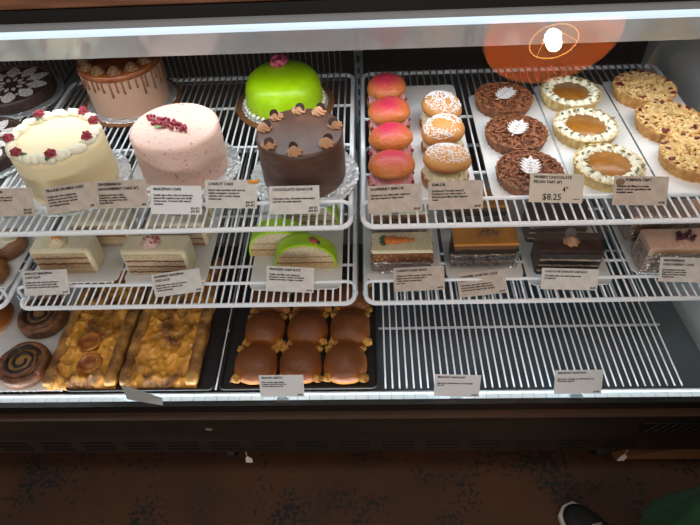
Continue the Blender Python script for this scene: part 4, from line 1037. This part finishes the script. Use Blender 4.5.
V = [(0, 0, .95), (0, .01, 1.12), (0, .01, 1.30), (0, 0, 1.42), (0, .015, 1.50), (0, .02, 1.56), (0, .03, 1.64), (0, .02, 1.70),
     (-.09, 0, .90), (-.20, .16, .50), (-.315, .26, .10), (.10, 0, .90), (.12, .03, .48), (.12, -.02, .10),
     (-.17, 0, 1.38), (-.24, -.02, 1.12), (-.17, .12, .98), (.17, 0, 1.38), (.24, -.02, 1.12), (.17, .12, .98)]
E_ = [(0, 1), (1, 2), (2, 3), (3, 4), (4, 5), (5, 6), (6, 7), (0, 8), (8, 9), (9, 10), (0, 11), (11, 12), (12, 13), (3, 14), (14, 15), (15, 16), (3, 17), (17, 18), (18, 19)]
skin('body', V, E_, [.14, .12, .14, .09, .05, .06, .085, .06, .085, .055, .04, .085, .055, .04, .055, .042, .032, .055, .042, .032], m_skin, P)
for nme, ch in (('trouser_leg', (8, 9, 10)), ('trouser_leg', (11, 12, 13))):
    pts = [Vector(V[i]) for i in ch]; pts = [pts[0].lerp(pts[1], t_ / 6) for t_ in range(6)] + [pts[1].lerp(pts[2], t_ / 6) for t_ in range(6)] + [pts[2] + Vector((0, 0, .01))]
    obj(nme, tube(bm_(), pts, .08, 18, radii=[.105 - .004 * i for i in range(13)]), m_trous, P, smooth=True)
# coat: stacked ellipses from shoulders to a wide hem that swings out over the forward leg
prof = [(0, .00, 1.47, .075, .07), (0, .00, 1.43, .15, .10), (0, .00, 1.38, .20, .13), (0, .01, 1.25, .21, .15), (0, .01, 1.08, .20, .16), (-.03, .02, .92, .24, .20), (-.08, .05, .72, .30, .25), (-.12, .07, .52, .35, .29), (-.19, .08, .36, .385, .325), (-.19, .08, .34, .375, .315)]
b = bm_(); rings = []; N = 72
for i, (cx, cy, z, rx, ry) in enumerate(prof):
    fold = max(0, (1.0 - z)) * .05
    rings.append([b.verts.new((cx + rx * (1 + fold * math.cos(11 * 2 * PI * k / N)) * math.cos(2 * PI * k / N), cy + ry * (1 + fold * math.cos(11 * 2 * PI * k / N)) * math.sin(2 * PI * k / N), z)) for k in range(N)])
for A, B2 in zip(rings, rings[1:]):
    for k in range(N): b.faces.new((A[k], A[(k + 1) % N], B2[(k + 1) % N], B2[k]))
co = obj('green_coat', b, m_coat, P, smooth=True); co.modifiers.new('s', 'SOLIDIFY').thickness = .006
for sg in (-1, 1):
    obj('sleeve', tube(bm_(), [(sg * .15, 0, 1.40), (sg * .20, -.01, 1.32), (sg * .245, -.02, 1.20), (sg * .255, -.01, 1.10), (sg * .23, .06, 1.02), (sg * .18, .13, .97)], .06, 18, radii=[.062, .068, .064, .060, .056, .05]), m_coat, P, smooth=True)
obj('collar', lathe(bm_(), [(.075, 1.44), (.082, 1.50), (.074, 1.505), (.066, 1.44)], 32, cap=False), m_coat, P, smooth=True)
b = ball(bm_(), (0, .0, 1.665), .112, (.88, 1.0, 1.05), 3)
for v_ in b.verts:
    if v_.co.y > .055 and v_.co.z < 1.72: v_.co.y = .055
    if v_.co.z < 1.56: v_.co.z = 1.56
obj('hair', b, mat('brown_hair', (52, 34, 24), .6, bump=.5, bscale=120), P, smooth=True)
for sx in (-.032, .032): obj('eye', ball(bm_(), (sx, .112, 1.645), .011, (1, .6, .7), 2), mat('eye_dark', (40, 30, 26), .2), P, smooth=True)
obj('nose', ball(bm_(), (0, .122, 1.620), .014, (.8, 1.1, 1.5), 2), m_skin, P, smooth=True)
obj('mouth', ball(bm_(), (0, .113, 1.585), .02, (1, .3, .25), 2), mat('lips', (150, 80, 74), .5), P, smooth=True)
def shoe(x, y, rz):
    o = bpy.data.objects.new('shoe', None)
    out = [(.0, -.13), (.030, -.12), (.038, -.07), (.036, -.01), (.046, .06), (.044, .11), (.026, .145), (.0, .152), (-.024, .143), (-.040, .11), (-.044, .06), (-.036, -.01), (-.036, -.07), (-.028, -.12)]
    hs = [.075, .078, .082, .075, .050, .038, .030, .028, .030, .038, .050, .075, .082, .078]
    b = bm_(); lv_ = []
    for f_, s_ in ((0, 1), (.35, 1.03), (.7, .9), (1, .55)):
        lv_.append([b.verts.new((p_[0] * s_, p_[1] * (1 - (1 - s_) * .35), .016 + (h_ * f_))) for p_, h_ in zip(out, hs)])
    n = len(out)
    for A, B2 in zip(lv_, lv_[1:]):
        for k in range(n): b.faces.new((A[k], A[(k + 1) % n], B2[(k + 1) % n], B2[k]))
    b.faces.new(lv_[0]); b.faces.new(lv_[-1])
    so = obj('shoe', b, m_shoe, P, smooth=True, sub=2, loc=(x, y, 0)); so.rotation_euler = (0, 0, rz)
    obj('sole', slab(bm_(), [(p_[0] * 1.08, p_[1] * 1.04) for p_ in out], 0, .019), m_sole, so, bev=.004)
    lc = bm_()
    for k in range(5): tube(lc, [(-.022, .075 - k * .022, .058 + k * .008), (0, .079 - k * .022, .066 + k * .008), (.022, .071 - k * .022, .058 + k * .008)], .0028, 6)
    obj('laces', lc, mat('shoe_lace', (150, 142, 134), .7), so)
shoe(-.415, .325, .62); shoe(.13, .03, -.1)
